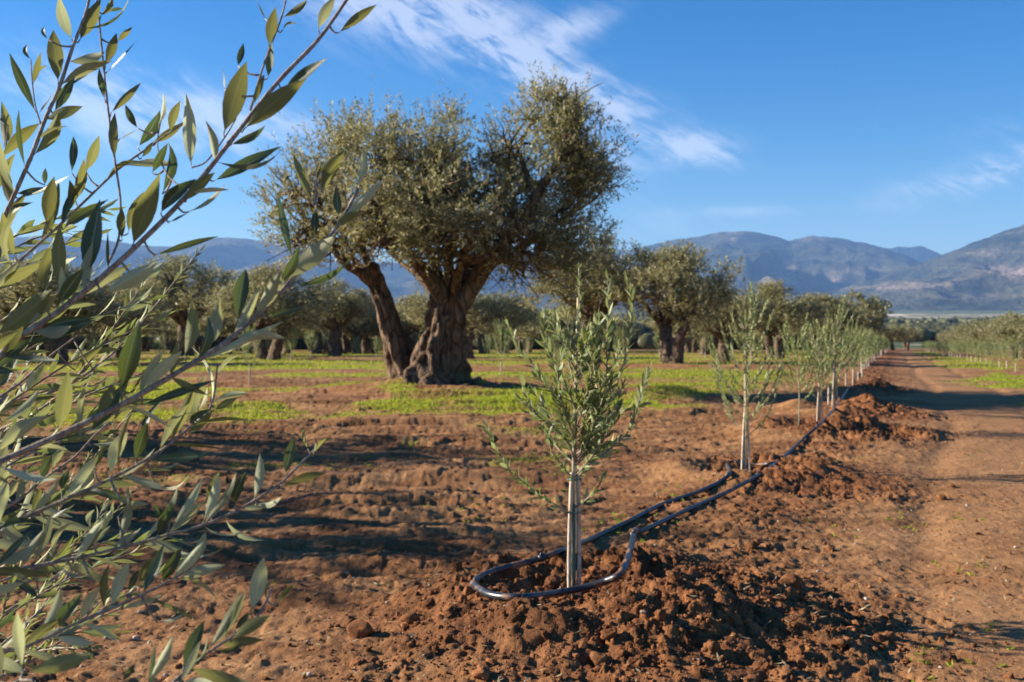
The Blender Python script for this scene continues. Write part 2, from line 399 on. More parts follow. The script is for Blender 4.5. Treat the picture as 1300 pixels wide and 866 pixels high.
p, c, n2, n3 = soil_nodes(t, fr, gr)
gcol = t.mix(t.ramp(t.noise(p, 2.2, 5), .35, .65), (.24, .28, .03), (.34, .29, .07))
gcol = t.mix(t.math('MULTIPLY', t.ramp(n3, .5, .65), .5), gcol, (.07, .10, .015))
gm = t.math('MULTIPLY', gr, t.ramp(t.noise(p, 7, 5, .7), .34, .54), clamp=True)
c = t.mix(t.math('MULTIPLY', attr(t, 'track'), t.ramp(t.noise(p, 2.6, 5, .65), .3, .6, .25, .8)), c, (.34, .180, .080))
c = t.mix(gm, c, gcol)
vp = t.scl(p, (1, 1, 0))
pn = t.noise(t.scl(vp, (.006, .012, 1)), 1, 6, .65); pn2 = t.noise(t.scl(vp, (.02, .05, 1)), 1, 5, .6)
pcol = t.mix(t.ramp(pn, .4, .6), (.055, .085, .035), (.12, .14, .06))
pcol = t.mix(t.ramp(pn2, .58, .68), pcol, (.40, .32, .22))
pcol = t.mix(t.math('MULTIPLY', pale, t.ramp(t.noise(t.scl(vp, (.008, .004, 1)), 1, 5, .65), .47, .60)), pcol, (.75, .60, .48))
c = t.mix(pl, c, pcol)
pb = t.add('ShaderNodeBsdfPrincipled', None); t.set(pb.inputs['Base Color'], c)
pb.inputs['Roughness'].default_value = .95; pb.inputs['Specular IOR Level'].default_value = .15
hh = t.math('ADD', t.math('MULTIPLY', n2, .8), t.math('MULTIPLY', t.noise(p, 45, 6, .7), .5))
t.set(pb.inputs['Normal'], t.add('ShaderNodeBump', 0, None, Height=hh, Strength=1.0, Distance=.03))
t.l.new(pb.outputs[0], out.inputs[0])
m, t, out = mat('soil_clod'); M['clod'] = m
p, c, n2, n3 = soil_nodes(t, .9, 0)
c = t.add('ShaderNodeHueSaturation', 0, None, Color=c, Value=t.math('ADD', .8, t.math('MULTIPLY', attr(t, 'rnd'), .4)))
pb = t.add('ShaderNodeBsdfPrincipled', None); t.set(pb.inputs['Base Color'], c); pb.inputs['Roughness'].default_value = .95; pb.inputs['Specular IOR Level'].default_value = .15
t.set(pb.inputs['Normal'], t.add('ShaderNodeBump', 0, None, Height=t.noise(p, 60, 6, .7), Strength=.9, Distance=.015))
t.l.new(pb.outputs[0], out.inputs[0])
m, t, out = mat('mountain_scrub'); M['mountain'] = m
p = t.add('ShaderNodeNewGeometry', 0)
a_ = t.noise(t.scl(p, (.0016, .0016, .004)), 1, 8, .62); b_ = t.noise(t.scl(p, (.006, .006, .012)), 1, 7, .65)
c = t.mix(t.ramp(a_, .38, .62), (.026, .036, .022), (.085, .085, .052))
c = t.mix(t.math('MULTIPLY', t.ramp(b_, .5, .68), .6), c, (.17, .15, .09))
c = t.mix(t.math('MULTIPLY', attr(t, 'rock'), t.ramp(b_, .34, .56)), c, (.44, .33, .24))
pb = t.add('ShaderNodeBsdfPrincipled', None); t.set(pb.inputs['Base Color'], c); pb.inputs['Roughness'].default_value = 1; pb.inputs['Specular IOR Level'].default_value = .05
t.set(pb.inputs['Normal'], t.add('ShaderNodeBump', 0, None, Height=t.math('ADD', a_, t.math('MULTIPLY', b_, .4)), Strength=1.0, Distance=260))
t.l.new(pb.outputs[0], out.inputs[0])

# ------------------------------------------------------------ where the saplings of the row stand
ROW = [(728, 748, 1.72), (947, 600, 1.60), (1014, 549, 1.24), (1041, 537, 1.26), (1052, 519, 1.15), (1060, 516, 1.42), (1074, 495, 1.2), (1083, 489, 1.35)]
for (px, py, h) in ROW: SAPS.append(at(px, py))
yy = 25.0
FARROW = []
while yy < 128:
    FARROW.append((float(rowx(yy)), yy)); yy += 3.05
SAPS += FARROW[:1]

# ------------------------------------------------------------ ground
def steps(pairs):
    out = [pairs[0][0]]
    for (a, b, r) in [(pairs[i][0], pairs[i + 1][0], pairs[i][1]) for i in range(len(pairs) - 1)]:
        n = max(2, int(math.log(b / a) / r)); out += list(np.exp(np.linspace(math.log(a), math.log(b), n + 1))[1:])
    return np.array(out)
ss = steps([(6.0, .03), (7.4, .0018), (12, .0033), (22, .006), (60, .014), (160, .03), (13500, 0)])
ys = np.concatenate([np.linspace(-60, 1.7, 14), ss - 4])
gx = np.maximum(ys + 4, 6.0)
uin = np.linspace(-.50, .50, 960); uo = np.exp(np.linspace(math.log(.502), math.log(9), 30))
us = np.concatenate([-uo[::-1], uin, uo])
X = gx[:, None] * us[None]; Y = np.repeat(ys[:, None], len(us), 1)
xf, yf = X.ravel(), Y.ravel()
Z = ground_z(xf, yf)
far = sm(yf, 150, 210)
Z = Z + far * 1.5 * fbm(xf, yf, 300, 2, 77)
nr, nc = X.shape
idx = np.arange(nr * nc).reshape(nr, nc)
fc = np.stack([idx[:-1, :-1], idx[:-1, 1:], idx[1:, 1:], idx[1:, :-1]], -1).reshape(-1, 4)
fresh = np.clip(clodmask(xf, yf) * 1.0 + .5 * sm(rowx(yf) - xf, .5, 3) * (1 - sm(yf, 10, 16)) * sm(gn(xf * .4, yf, .8, 95), -.6, .6), 0, 1)
pale = sm(xf / np.maximum(yf, 1), .30, .36) * 1.3 * np.exp(-((yf - 2300) / 600) ** 2) + .8 * np.exp(-((xf / np.maximum(yf, 1) - .41) / .05) ** 2 - ((yf - 1250) / 90) ** 2)
me = make_mesh('ground', np.stack([xf, yf, Z], 1), fc, M['soil'], True,
               {'track': trackmask(xf, yf) * (1 - fresh), 'fresh': fresh, 'grass': grassmask(xf, yf) * (1 - far), 'plain': far, 'pale': np.clip(pale, 0, 1)})
obj('ground', me, kind='structure')

# ------------------------------------------------------------ mountains
def mountain(name, crest, D, foot, back, u0, u1, nu, ny, rocks, seed):
    cp = np.array(crest, float)
    us = np.linspace(u0, u1, nu); ys = np.concatenate([np.linspace(foot, D, ny), np.linspace(D, back, 14)[1:]])
    Yg = np.repeat(ys[:, None], nu, 1); Xg = us[None] * Yg * 1.0
    # spurs lean: crest looked up at the same bearing
    e = np.interp(CX + F * us, cp[:, 0], HY - cp[:, 1])
    e = e + 1.1 * vn(us * F / 14.0, us * 0, seed) + .5 * vn(us * F / 5.0, us * 0, seed + 1)
    Hc = np.maximum(0, e)[None] / F * D + CH
    t = np.clip((Yg - foot) / (D - foot), 0, 1)
    prof = t ** 1.25
    down = np.clip((Yg - D) / (back - D), 0, 1)
    x, y = Xg.ravel(), Yg.ravel()
    sp = (1 - np.abs(vn(x / 700 + .4 * vn(x / 900, y / 900, seed + 5), y / 2600 + x / 3000, seed + 2))) * .6 + (1 - np.abs(gn(x, y, 420, seed + 3))) * .28 + (1 - np.abs(gn(x, y, 170, seed + 4))) * .12
    sp = sp.reshape(Yg.shape) - .72
    Zg = Hc * prof * (1 - down ** 1.3) * 1.0 + Hc * .85 * sp * np.sin(np.pi * np.clip(t, 0, 1)) ** .8
    lim = Hc / D * Yg * (.55 + .43 * t)       # the crest stays the skyline
    Zg = np.where(t < 1, np.minimum(Zg, lim + 0 * Zg), Zg)
    Zg = Zg + base_z(Yg) * (1 - t) - 6 * (1 - t) * 0 - 30 * (down > .99) - 8 * (t <= 0)
    px = CX + F * x / y; py = HY - (Zg.ravel() - CH) / y * F
    rock = px * 0.0
    for (rx, ry, sx, sy, st) in rocks: rock = rock + st * np.exp(-((px - rx) / sx) ** 2 - ((py - ry) / sy) ** 2)
    n_r, n_c = Xg.shape; idx = np.arange(n_r * n_c).reshape(n_r, n_c)
    fc = np.stack([idx[:-1, :-1], idx[:-1, 1:], idx[1:, 1:], idx[1:, :-1]], -1).reshape(-1, 4)
    obj(name, make_mesh(name, np.stack([x, y, Zg.ravel()], 1), fc, M['mountain'], True, {'rock': np.clip(rock, 0, 1)}), kind='structure')
mountain('mountain', [(-900, 330), (-400, 320), (-100, 310), (0, 302), (60, 299), (110, 302), (190, 313), (225, 312), (260, 304), (290, 301), (330, 305), (380, 317), (450, 330), (520, 335), (600, 335), (700, 330), (780, 322), (840, 308), (880, 300), (920, 295), (945, 293), (970, 297), (1002, 305), (1035, 299), (1075, 304), (1110, 312), (1150, 324), (1200, 345), (1300, 360), (1700, 350), (2200, 340)],
         8600, 5000, 9900, -1.2, 1.2, 900, 110, [(995, 357, 26, 9, 1), (1055, 358, 12, 8, .8), (930, 299, 12, 5, .5), (1030, 303, 14, 4, .45), (290, 330, 60, 12, .4), (1090, 345, 40, 6, .4), (350, 335, 30, 6, .5)], 3)
mountain('mountain', [(1060, 345), (1090, 326), (1120, 317), (1150, 313), (1170, 313), (1190, 321), (1230, 340), (1260, 350)], 11000, 9950, 12000, .30, .50, 160, 40, [], 13)
mountain('mountain', [(985, 396), (1030, 376), (1075, 364), (1110, 355), (1135, 347), (1165, 336), (1190, 325), (1215, 316), (1240, 306), (1270, 296), (1300, 285), (1380, 262), (1600, 245), (1900, 280), (2300, 320)],
         6800, 4300, 8000, .24, 1.3, 560, 120, [(1285, 345, 40, 8, 1.0), (1190, 360, 50, 3.5, .8), (1250, 322, 60, 6, .2), (1120, 366, 45, 3, .7), (1240, 376, 60, 4, .25)], 23)

# ------------------------------------------------------------ crowns, trunks
def quad_leaves(P, D, N, L, W, rnd):
    """lance-shaped leaves, four corners each"""
    S_ = norm(np.cross(D, N)); L = L[:, None]; Wd = W[:, None]
    a = P; b = P + D * L * .45 + S_ * Wd * .5 ; c = P + D * L + N * L * .08; d = P + D * L * .45 - S_ * Wd * .5
    v = np.stack([a, b, c, d], 1).reshape(-1, 3)
    f = np.arange(len(P) * 4).reshape(-1, 4)
    return v, f, np.repeat(rnd, 4)
def shoots_to_leaves(P, D, rg, nl, leaf, slen, wr=.24):
    n = len(P); k = np.arange(nl)
    t = ((k + .5) / nl)[None, :, None]
    sl = (slen * rg.uniform(.6, 1.25, n))[:, None, None]
    bend = rg.normal(0, .25, (n, 1, 3)) + np.array((0, 0, -.12))
    pos = P[:, None] + D[:, None] * sl * t + bend * sl * t * t * .5
    side = norm(np.cross(D, rg.normal(0, 1, (n, 3)))); up = np.cross(D, side)
    ph = (k % 2 * np.pi + k // 2 * 1.5708)[None, :, None]
    rad = side[:, None] * np.cos(ph) + up[:, None] * np.sin(ph)
    ld = norm(D[:, None] * .75 + rad * .75 + rg.normal(0, .22, (n, nl, 3)))
    nn = norm(rg.normal(0, .55, (n, nl, 3)) + np.array((0, 0, .55)) + D[:, None] * .5)
    nn = norm(nn - ld * (nn * ld).sum(-1, keepdims=True))
    pos = pos.reshape(-1, 3); ld = ld.reshape(-1, 3); nn = nn.reshape(-1, 3)
    L = leaf * rg.uniform(.7, 1.2, len(pos))
    sh = np.repeat(rg.uniform(0, 1, n), nl)
    return quad_leaves(pos, ld, nn, L, L * wr, np.clip(sh * .55 + rg.uniform(0, .45, len(pos)), 0, 1))
def lobe_points(lobes, n, rg, bias=.5, gap=.0, wl=.7, seed=5, soft=0.0):
    lb = np.array(lobes, float); vol = lb[:, 3] * lb[:, 4] * lb[:, 5]; pr = vol ** .8; pr /= pr.sum()
    P = []; D = []
    while sum(map(len, P)) < n:
        k = rg.choice(len(lb), n * 2, p=pr)
        d = norm(rg.normal(0, 1, (len(k), 3))); r = rg.uniform(0, 1, len(k)) ** bias * (1 + soft * rg.normal(0, 1, len(k)))
        q = lb[k, :3] + d * r[:, None] * lb[k, 3:6]
        q = q + .12 * lb[k, 3:6] * np.stack([vn3(q, wl, seed + 1), vn3(q, wl, seed + 2), vn3(q, wl, seed + 3)], 1)
        keep = vn3(q, wl, seed) + .6 * vn3(q, wl * .42, seed + 8) > gap
        P.append(q[keep]); D.append(norm(d * .9 + np.array((0, 0, .55)) + rg.normal(0, .4, (len(k), 3)))[keep])
    return np.concatenate(P)[:n], np.concatenate(D)[:n]
def flute_fn(seed, amp, tw):
    r = random.Random(seed); ph = [r.uniform(0, 6.28) for _ in range(6)]
    def f(th, s):
        a = th + tw * s
        v = 1 + amp * (.50 * np.sin(3 * a + ph[0]) + .42 * np.sin(5 * a + ph[1] + 3 * s) + .3 * np.sin(8 * a + ph[2] - 4 * s) + .2 * np.sin(13 * a + ph[3] + 9 * s))
        v = v + amp * .6 * vn(a * 2.4, np.full_like(a, s * 9), seed) * 1 + amp * .5 * vn(np.cos(a) * 5 + 9, np.sin(a) * 5 + s * 24, seed + 1)
        return v
    return f
def branches_to(mb, starts, tips, rg, r0, r1, sag=.1, sides=5):
    for s, e in zip(starts, tips):
        mid = (s + e) / 2 + rg.normal(0, .08, 3) * np.linalg.norm(e - s) + np.array((0, 0, -sag * np.linalg.norm(e - s)))
        v, f = tube(spline([s, mid, e], 6), np.linspace(r0, r1, 6), sides); mb.add(v, f)

def olive_meshes(seed, leaves, H=5.2, R=2.3, two=False, leaf=.13):
    """a mature grove olive, base at the origin: trunk mesh, branch meshes, crown mesh"""
    rg = np.random.default_rng(seed)
    tr = MB(); limbs = []
    stems = [((rg.uniform(-.15, .15), 0), 1.0)] if not two else [((-.28, 0), .8), ((.30, .1), .72)]
    heads = []
    for (sx, sy), k in stems:
        lean = rg.uniform(-.35, .35) + (sx * .9 if two else 0)
        pts = spline([(sx * .7, sy, -.25), (sx, sy, .25), (sx + lean * .4, sy + rg.uniform(-.1, .1), .9), (sx + lean, sy + rg.uniform(-.2, .2), 1.55 + rg.uniform(-.1, .2))], 16)
        r = np.interp(np.linspace(0, 1, 16), [0, .15, .5, 1], [.55, .36, .27, .30]) * k
        v, f = tube(pts, r, 18, flute_fn(seed + int(sx * 10) + 40, .16, 1.4)); tr.add(v, f); heads.append(pts[-1])
    lobes = []
    for i in range(9):
        a = i / 9 * 6.283 + rg.uniform(-.3, .3); rr = R * rg.uniform(.42, .68)
        lobes.append((math.cos(a) * rr, math.sin(a) * rr, H * rg.uniform(.46, .68), R * rg.uniform(.34, .5), R * rg.uniform(.34, .5), H * rg.uniform(.12, .19)))
    for i in range(4):
        lobes.append((rg.uniform(-.5, .5) * R * .6, rg.uniform(-.5, .5) * R * .6, H * rg.uniform(.72, .84), R * rg.uniform(.3, .44), R * rg.uniform(.3, .44), H * rg.uniform(.12, .16)))
    for l in lobes:
        h = heads[int(rg.integers(len(heads)))]
        c = np.array(l[:3]); m = MB()
        mid = h * .5 + c * .5 + np.array((0, 0, -.1))
        p = spline([h - (0, 0, .1), mid, c], 8)
        v, f = tube(p, np.linspace(.13, .035, 8), 7, flute_fn(seed + 70, .12, 1)); m.add(v, f)
        tips = c + norm(rg.normal(0, 1, (5, 3))) * np.array(l[3:6]) * .75
        branches_to(m, [p[int(rg.integers(4, 8))] for _ in tips], tips, rg, .03, .01, .05, 4)
        limbs.append(m)
    ns = leaves // 9
    P, D = lobe_points(lobes, ns, rg, .45, -.12, .75, seed)
    v, f, a = shoots_to_leaves(P, D, rg, 9, leaf, .38, .34)
    return (tr.mesh('trunk', M['bark']), [l.mesh('branch', M['bark']) for l in limbs], make_mesh('crown', v, f, M['crown'], False, {'rnd': a}))
OLV = [olive_meshes(101, 24000), olive_meshes(102, 24000, 5.0, 2.5, True), olive_meshes(103, 22000, 5.4, 2.2), olive_meshes(104, 24000, 4.8, 2.6, True)]
OSP = olive_meshes(121, 5200, 5.0, 2.5, True, .11)
OH = [5.2 * .98, 5.0 * .98, 5.4 * .98, 4.8 * .98]
OLOW = [olive_meshes(111, 7000, 5.0, 2.6, False, .24), olive_meshes(112, 7000, 5.2, 2.4, True, .24)]
def put_olive(var, x, y, H, wscale, rz, label, group, low=False, name='olive_tree'):
    ms = OSP if var < 0 else (OLOW if low else OLV)[var]
    z = float(ground_z(np.array([x]), np.array([y]))[0])
    t = thing(name, label, 'olive tree', (x, y, z - .03), rz, group)
    h0 = 5.1 if low else OH[var]
    t.scale = (wscale, wscale, H / h0)
    obj('trunk', ms[0], t)
    if not low:
        for b in ms[1]: obj('branch', b, t)
    obj('crown', ms[2], t, kind='stuff')
    return t
MID = [  # px, distance, top row, half width px, variant, label
 (238, 76, 325, 62, 0, 'grey-green olive tree with wide round crown, second clear tree from the left edge'),
 (340, 58, 334, 62, 1, 'olive tree with two dark leaning trunks behind the thin far sapling on the left'),
 (424, 72, 350, 44, 2, 'small round olive tree with stout pale trunk just left of the leaning stem'),
 (452, 90, 368, 34, 0, 'low olive tree whose dark trunk shows closest to the leaning stem'),
 (590, 66, 352, 62, 3, 'olive tree with burly trunk seen directly behind the ancient olive'),
 (640, 92, 372, 42, 2, 'low dark olive tree between the ancient olive and the first sapling top'),
 (530, 100, 376, 40, 1, 'small olive tree seen through the gap between the ancient trunk and its leaning stem'),
 (752, 47, 284, 82, 2, 'tall open-crowned olive tree standing behind the nearest sapling'),
 (852, 45, 309, 72, 1, 'dark full-crowned olive tree with two trunks right of the nearest sapling'),
 (922, 52, 360, 46, 0, 'olive tree with grey forked trunk just behind the second staked sapling'),
 (985, 61, 359, 46, 3, 'broad low olive tree above the third sapling of the row'),
 (1045, 78, 372, 50, 1, 'dark olive tree behind the cluster of saplings near the track'),
 (1093, 104, 393, 30, 2, 'last dark olive tree at the left edge of the track'),
 (60, 46, 330, 95, 3, 'large dark olive tree at the far left behind the leafy branches'),
 (150, 64, 352, 60, 2, 'dark olive tree partly hidden by leafy branches on the left'),
 (-25, 60, 322, 80, 0, 'olive tree cut by the left edge of the picture'),
]
rg0 = np.random.default_rng(7)
for (px, d, ty, hw, va, lab) in MID:
    x = (px - CX) / F * d; top = CH + (HY - ty) / F * d
    H = top - float(smooth_z(x, d)); ws = hw / F * d / 2.35 * (1.3 if px > 900 or px < 600 else 1.15)
    put_olive(va, x, d, H, ws, rg0.uniform(0, 6.28), lab, 'mature olive trees of the grove')
# the neighbour on the left, out of the picture, whose shade falls across the furrows
put_olive(-1, -7.2, 8.0, 3.5, .9, 2.1, 'small olive tree just left of the frame whose broken shade falls on the bare soil', 'mature olive trees of the grove')
put_olive(-1, -9.8, 12.2, 4.6, 1.0, 1.1, 'olive tree standing left of the frame whose shade darkens the furrows', 'mature olive trees of the grove')
for i in range(20):   # right of the right-hand sapling row
    d = 46 + i * 5.2 + rg0.uniform(-1.5, 1.5)
    x = rrow(d) + 4.5 + rg0.uniform(-.6, .9)
    put_olive(i % 2, x, d, rg0.uniform(2.7, 3.5), rg0.uniform(.72, .9), rg0.uniform(0, 6.28), 'rounded olive tree in the line behind the right-hand saplings', 'olive trees behind the right-hand saplings', True)
for i in range(6):
    put_olive(i % 2, 52 + i * 3.8 - 12, 146 + rg0.uniform(-4, 8), rg0.uniform(3.8, 4.8), .95, rg0.uniform(0, 6.28), 'small round olive tree closing off the far end of the track', 'olive trees at the end of the track', True)
for i in range(95):   # deeper in the grove
    d = rg0.uniform(84, 145); u = rg0.uniform(-.58, .35)
    put_olive(i % 2, u * d, d, rg0.uniform(4.6, 6.2), rg0.uniform(.95, 1.25), rg0.uniform(0, 6.28), 'distant olive tree deep in the grove beyond the grass', 'distant olive trees deep in the grove', True)

# ------------------------------------------------------------ the ancient olive
BD = BIG[1]
bz = float(ground_z(np.array([BIG[0]]), np.array([BIG[1]]))[0])
def bp(px, py, dy=0.0):
    q = un(px, py, BD + dy); return np.array((q[0] - BIG[0], q[1] - BIG[1], q[2] - bz))
big = thing('ancient_olive_tree', 'huge old olive tree with gnarled fluted trunk and leaning side stem on a grassy mound', 'olive tree', (BIG[0], BIG[1], bz))
def fluted(seed):
    f0 = flute_fn(seed, .27, 1.9)
    def f(th, s):
        r = f0(th, s); k = max(0, 1 - s * 3.2)
        return r * (1 + k * k * .35 * np.maximum(0, np.sin(4 * th + seed)) )
    return f
tm = MB()
pts = spline([bp(552, 500), bp(550, 488), bp(553, 462), bp(560, 430), bp(568, 400), bp(573, 375), bp(578, 350)], 64)
r = np.interp(np.linspace(0, 1, 64), [0, .12, .3, .5, .68, .82, 1], [1.0, .78, .58, .41, .35, .33, .18])
v, f = tube(pts, r, 96, fluted(5)); tm.add(v, f)
obj('trunk', tm.mesh('trunk', M['bark_big']), big)
sm_ = MB()
pts2 = spline([bp(524, 498, .2), bp(514, 478, .2), bp(502, 440, .2), bp(490, 400, .2), bp(480, 366, .2), bp(474, 350, .2), bp(466, 338, .2)], 44)
v, f = tube(pts2, np.interp(np.linspace(0, 1, 44), [0, .15, .4, .8, .92, 1], [.50, .32, .20, .155, .21, .17]), 40, fluted(9)); sm_.add(v, f)
obj('trunk', sm_.mesh('trunk', M['bark_big']), big, label='slender leaning side stem')
LIMBS = [
 ([(566, 362, 0), (540, 345, -.6), (515, 318, -1), (492, 285, -1.2), (470, 250, -1.3), (455, 215, -1.2)], .26),
 ([(568, 358, 0), (550, 330, .5), (535, 295, .9), (520, 250, 1.2), (505, 205, 1.2)], .20),
 ([(574, 355, 0), (568, 320, -.5), (560, 280, -.9), (553, 235, -1), (545, 190, -1)], .20),
 ([(582, 352, 0), (590, 315, .5), (598, 275, .9), (600, 235, 1.1), (592, 195, 1.2)], .19),
 ([(590, 362, 0), (615, 340, -.4), (640, 308, -.8), (668, 270, -.9), (695, 225, -.8), (712, 195, -.6), (722, 160, -.5)], .30),
 ([(592, 360, 0), (625, 335, .6), (665, 312, 1.0), (705, 285, 1.2), (745, 250, 1.0)], .24),
 ([(586, 355, 0), (610, 318, .2), (630, 270, .5), (645, 225, .8), (660, 185, .8), (676, 150, .6)], .22),
 ([(560, 360, 0), (530, 350, .8), (505, 330, 1.4), (480, 305, 1.6)], .16),
 ([(474, 348, .2), (455, 345, 0), (438, 335, -.3), (415, 305, -.4), (398, 270, -.4), (385, 235, -.3)], .19),
 ([(472, 346, .2), (462, 320, .4), (448, 285, .6), (435, 240, .8), (430, 195, .8)], .15),
 ([(470, 342, .2), (440, 322, .6), (405, 300, .9), (372, 275, 1.0), (355, 245, .9)], .12),
 ([(570, 356, 0), (572, 330, 1.0), (575, 300, 1.7), (580, 260, 2.0)], .17),
 ([(578, 356, 0), (585, 335, -1.0), (600, 305, -1.8), (615, 270, -2.0)], .17),
]
LOB = [ # px,py,dy, rx,ry px, rdepth m
 (398, 225, 0, 42, 46, 1.3), (655, 178, 0, 32, 38, 1.1), (742, 190, 0, 36, 44, 1.2), (765, 205, -.2, 24, 32, .8), (735, 150, .3, 30, 34, .8), (430, 298, -1.0, 45, 30, .8), (545, 312, -1.6, 42, 20, .7), (655, 333, -1.0, 36, 20, .7), (722, 338, -.2, 32, 20, .8), (372, 300, -.2, 26, 26, .7), (365, 245, .3, 30, 48, 1.0), (440, 190, .3, 55, 45, 1.5), (480, 170, 0, 45, 35, 1.4), (415, 270, -.2, 50, 45, 1.3),
 (500, 215, 0, 60, 50, 1.8), (548, 192, -.3, 42, 38, 1.6), (560, 240, 0, 60, 45, 2.2), (520, 285, 0, 55, 38, 2.0), (470, 290, .4, 45, 35, 1.5),
 (600, 265, .2, 45, 45, 2.2), (655, 225, 0, 50, 60, 1.8), (690, 160, 0, 48, 48, 1.5), (725, 150, -.2, 30, 38, 1.0), (720, 215, 0, 50, 48, 1.5), (750, 230, 0, 26, 26, .8),
 (700, 280, .2, 55, 45, 1.8), (650, 300, 0, 50, 38, 2.0), (700, 325, .4, 38, 26, 1.3), (600, 310, .5, 60, 26, 1.8), (665, 345, .8, 30, 16, .9), (390, 315, -.2, 26, 22, .8),
 (575, 150, 0, 20, 20, .6), (610, 270, -2.2, 60, 38, .8), (560, 262, -2.4, 55, 36, .8), (500, 312, -1.2, 40, 20, .8), (735, 305, -.5, 38, 34, .9), (470, 255, -2.0, 50, 36, .8), (745, 340, .3, 28, 18, .7), (430, 160, .1, 22, 20, .7), (698, 122, 0, 30, 22, .7), (768, 232, -.1, 22, 12, .4), (350, 270, 0, 16, 26, .6)]
mpp = BD / F
lob = [(*bp(a, b + 10 * max(0, min(1, (230 - b) / 50)), c), d * mpp, r_, e * mpp) for (a, b, c, d, e, r_) in LOB]
rg = np.random.default_rng(55)
lc = np.array([l[:3] for l in lob])
taken = np.zeros(len(lob))
for (pl_, r0) in LIMBS:
    m = MB(); p = spline([bp(pl_[0][0] * .6 + 571 * .4 if pl_[0][0] > 500 else pl_[0][0], pl_[0][1] + (26 if pl_[0][0] > 500 else 10), pl_[0][2])] + [bp(*q) for q in pl_[1:]], 22)
    v, f = tube(p, np.interp(np.linspace(0, 1, 22), [0, .15, .35, 1], [r0 * .85, r0 * .56, r0 * .40, r0 * .11]) * (1 + .15 * rg.normal(0, 1, 22) * 0), 12, flute_fn(int(r0 * 1000), .14, 2)); m.add(v, f)
    for k in range(16):
        s = p[int(rg.integers(5, 22))]
        j = np.argsort(np.linalg.norm(lc - s, axis=1))[int(rg.integers(0, 3))]
        e = lc[j] + norm(rg.normal(0, 1, 3)) * np.array(lob[j][3:6]) * rg.uniform(.5, .85)
        mid = (s + e) / 2 + rg.normal(0, .12, 3)
        pp = spline([s, mid, e], 8); v, f = tube(pp, np.linspace(.045, .012, 8), 5); m.add(v, f)
        for q in range(3):
            s2 = pp[int(rg.integers(3, 8))]; e2 = s2 + norm(norm(e - s) + rg.normal(0, .7, 3)) * rg.uniform(.4, .8)
            v, f = tube(spline([s2, (s2 + e2) / 2 + rg.normal(0, .04, 3), e2], 4), np.linspace(.016, .006, 4), 4); m.add(v, f)
    obj('branch', m.mesh('branch', M['bark_big']), big)
P, D = lobe_points(lob, 7900, rg, .62, .16, .62, 71, .13)
v, f, a = shoots_to_leaves(P, D, rg, 13, .092, .36, .33)
# the sparse whips that break the outline
P2, D2 = [], []
for k in range(900):
    l = lob[int(rg.integers(len(lob)))]; d = norm(rg.normal(0, 1, 3) + np.array((0, 0, .6)))
    P2.append(np.array(l[:3]) + d * np.array(l[3:6]) * rg.uniform(.85, 1.1)); D2.append(norm(d + np.array((0, 0, .7)) + rg.normal(0, .2, 3)))
v2, f2, a2 = shoots_to_leaves(np.array(P2), np.array(D2), rg, 14, .09, .5, .28)
obj('crown', make_mesh('crown', np.vstack([v, v2]), np.vstack([f, f2 + len(v)]), M['crown'], False, {'rnd': np.concatenate([a, a2])}), big, kind='stuff')

# ------------------------------------------------------------ leaves with real outlines
def leaf_arrays(bend, twist, fold, nl=6, nw=4, petiole=.06, wr=.5):
    """unit leaf along +X, upper side +Z, width 1 (scaled later)"""
    t = np.linspace(0, 1, nl + 1); V = []; U = []
    prof = np.sin(np.pi * np.clip(t, 0, 1) ** .90) ** .95
    prof[0] = .07; prof[-1] = .02
    for i, s in enumerate(t):
        for j in range(nw + 1):
            q = j / nw - .5
            y = q * prof[i]; z = abs(q) * 2 * fold * prof[i]
            a = twist * s; y, z = y * math.cos(a) - z * math.sin(a), y * math.sin(a) + z * math.cos(a)
            V.append((petiole + (1 - petiole) * s, y, z)); U.append((s, j / nw))
    V = np.array(V); f = []
    for i in range(nl):
        for j in range(nw):
            a = i * (nw + 1) + j; f.append((a, a + nw + 1, a + nw + 2, a + 1))
    # petiole: a thin three-sided stalk
    k = len(V); pr = .035
    ring = [(0, math.cos(b) * pr, math.sin(b) * pr) for b in (0, 2.1, 4.2)] + [(petiole * 1.5, math.cos(b) * pr, math.sin(b) * pr) for b in (0, 2.1, 4.2)]
    V = np.vstack([V, ring]); U += [(0, .5)] * 6
    for j in range(3): f.append((k + j, k + (j + 1) % 3, k + 3 + (j + 1) % 3, k + 3 + j))
    return V, np.array(f), np.array(U), bend
def bend_leaf(V, bend, ratio):
    V = V.copy(); V[:, 1] *= ratio; V[:, 2] *= ratio
    V[:, 2] += bend * (V[:, 0] - V[:, 0] ** 2) * 4 * .25
    return V
rl = random.Random(4)
LV = {}
def leaf_meshes(key, matname, n, ratios, nl=6, nw=4):
    out = []
    for i in range(n):
        V, f, U, b = leaf_arrays(rl.uniform(-.45, .8), rl.uniform(-.9, .9), rl.uniform(.05, .35), nl, nw)
        for r_ in ratios: out.append((make_mesh('leaf', bend_leaf(V, b, r_), f, M[matname], True, None, U), r_))
    LV[key] = out
leaf_meshes('d', 'leaf_dark', 6, (.10, .18, .27)); leaf_meshes('p', 'leaf_pale', 6, (.10, .18, .27)); leaf_meshes('g', 'leaf_olive', 6, (.10, .18, .27))
leaf_meshes('s', 'sap_leaf', 8, (.2,), 4, 2)
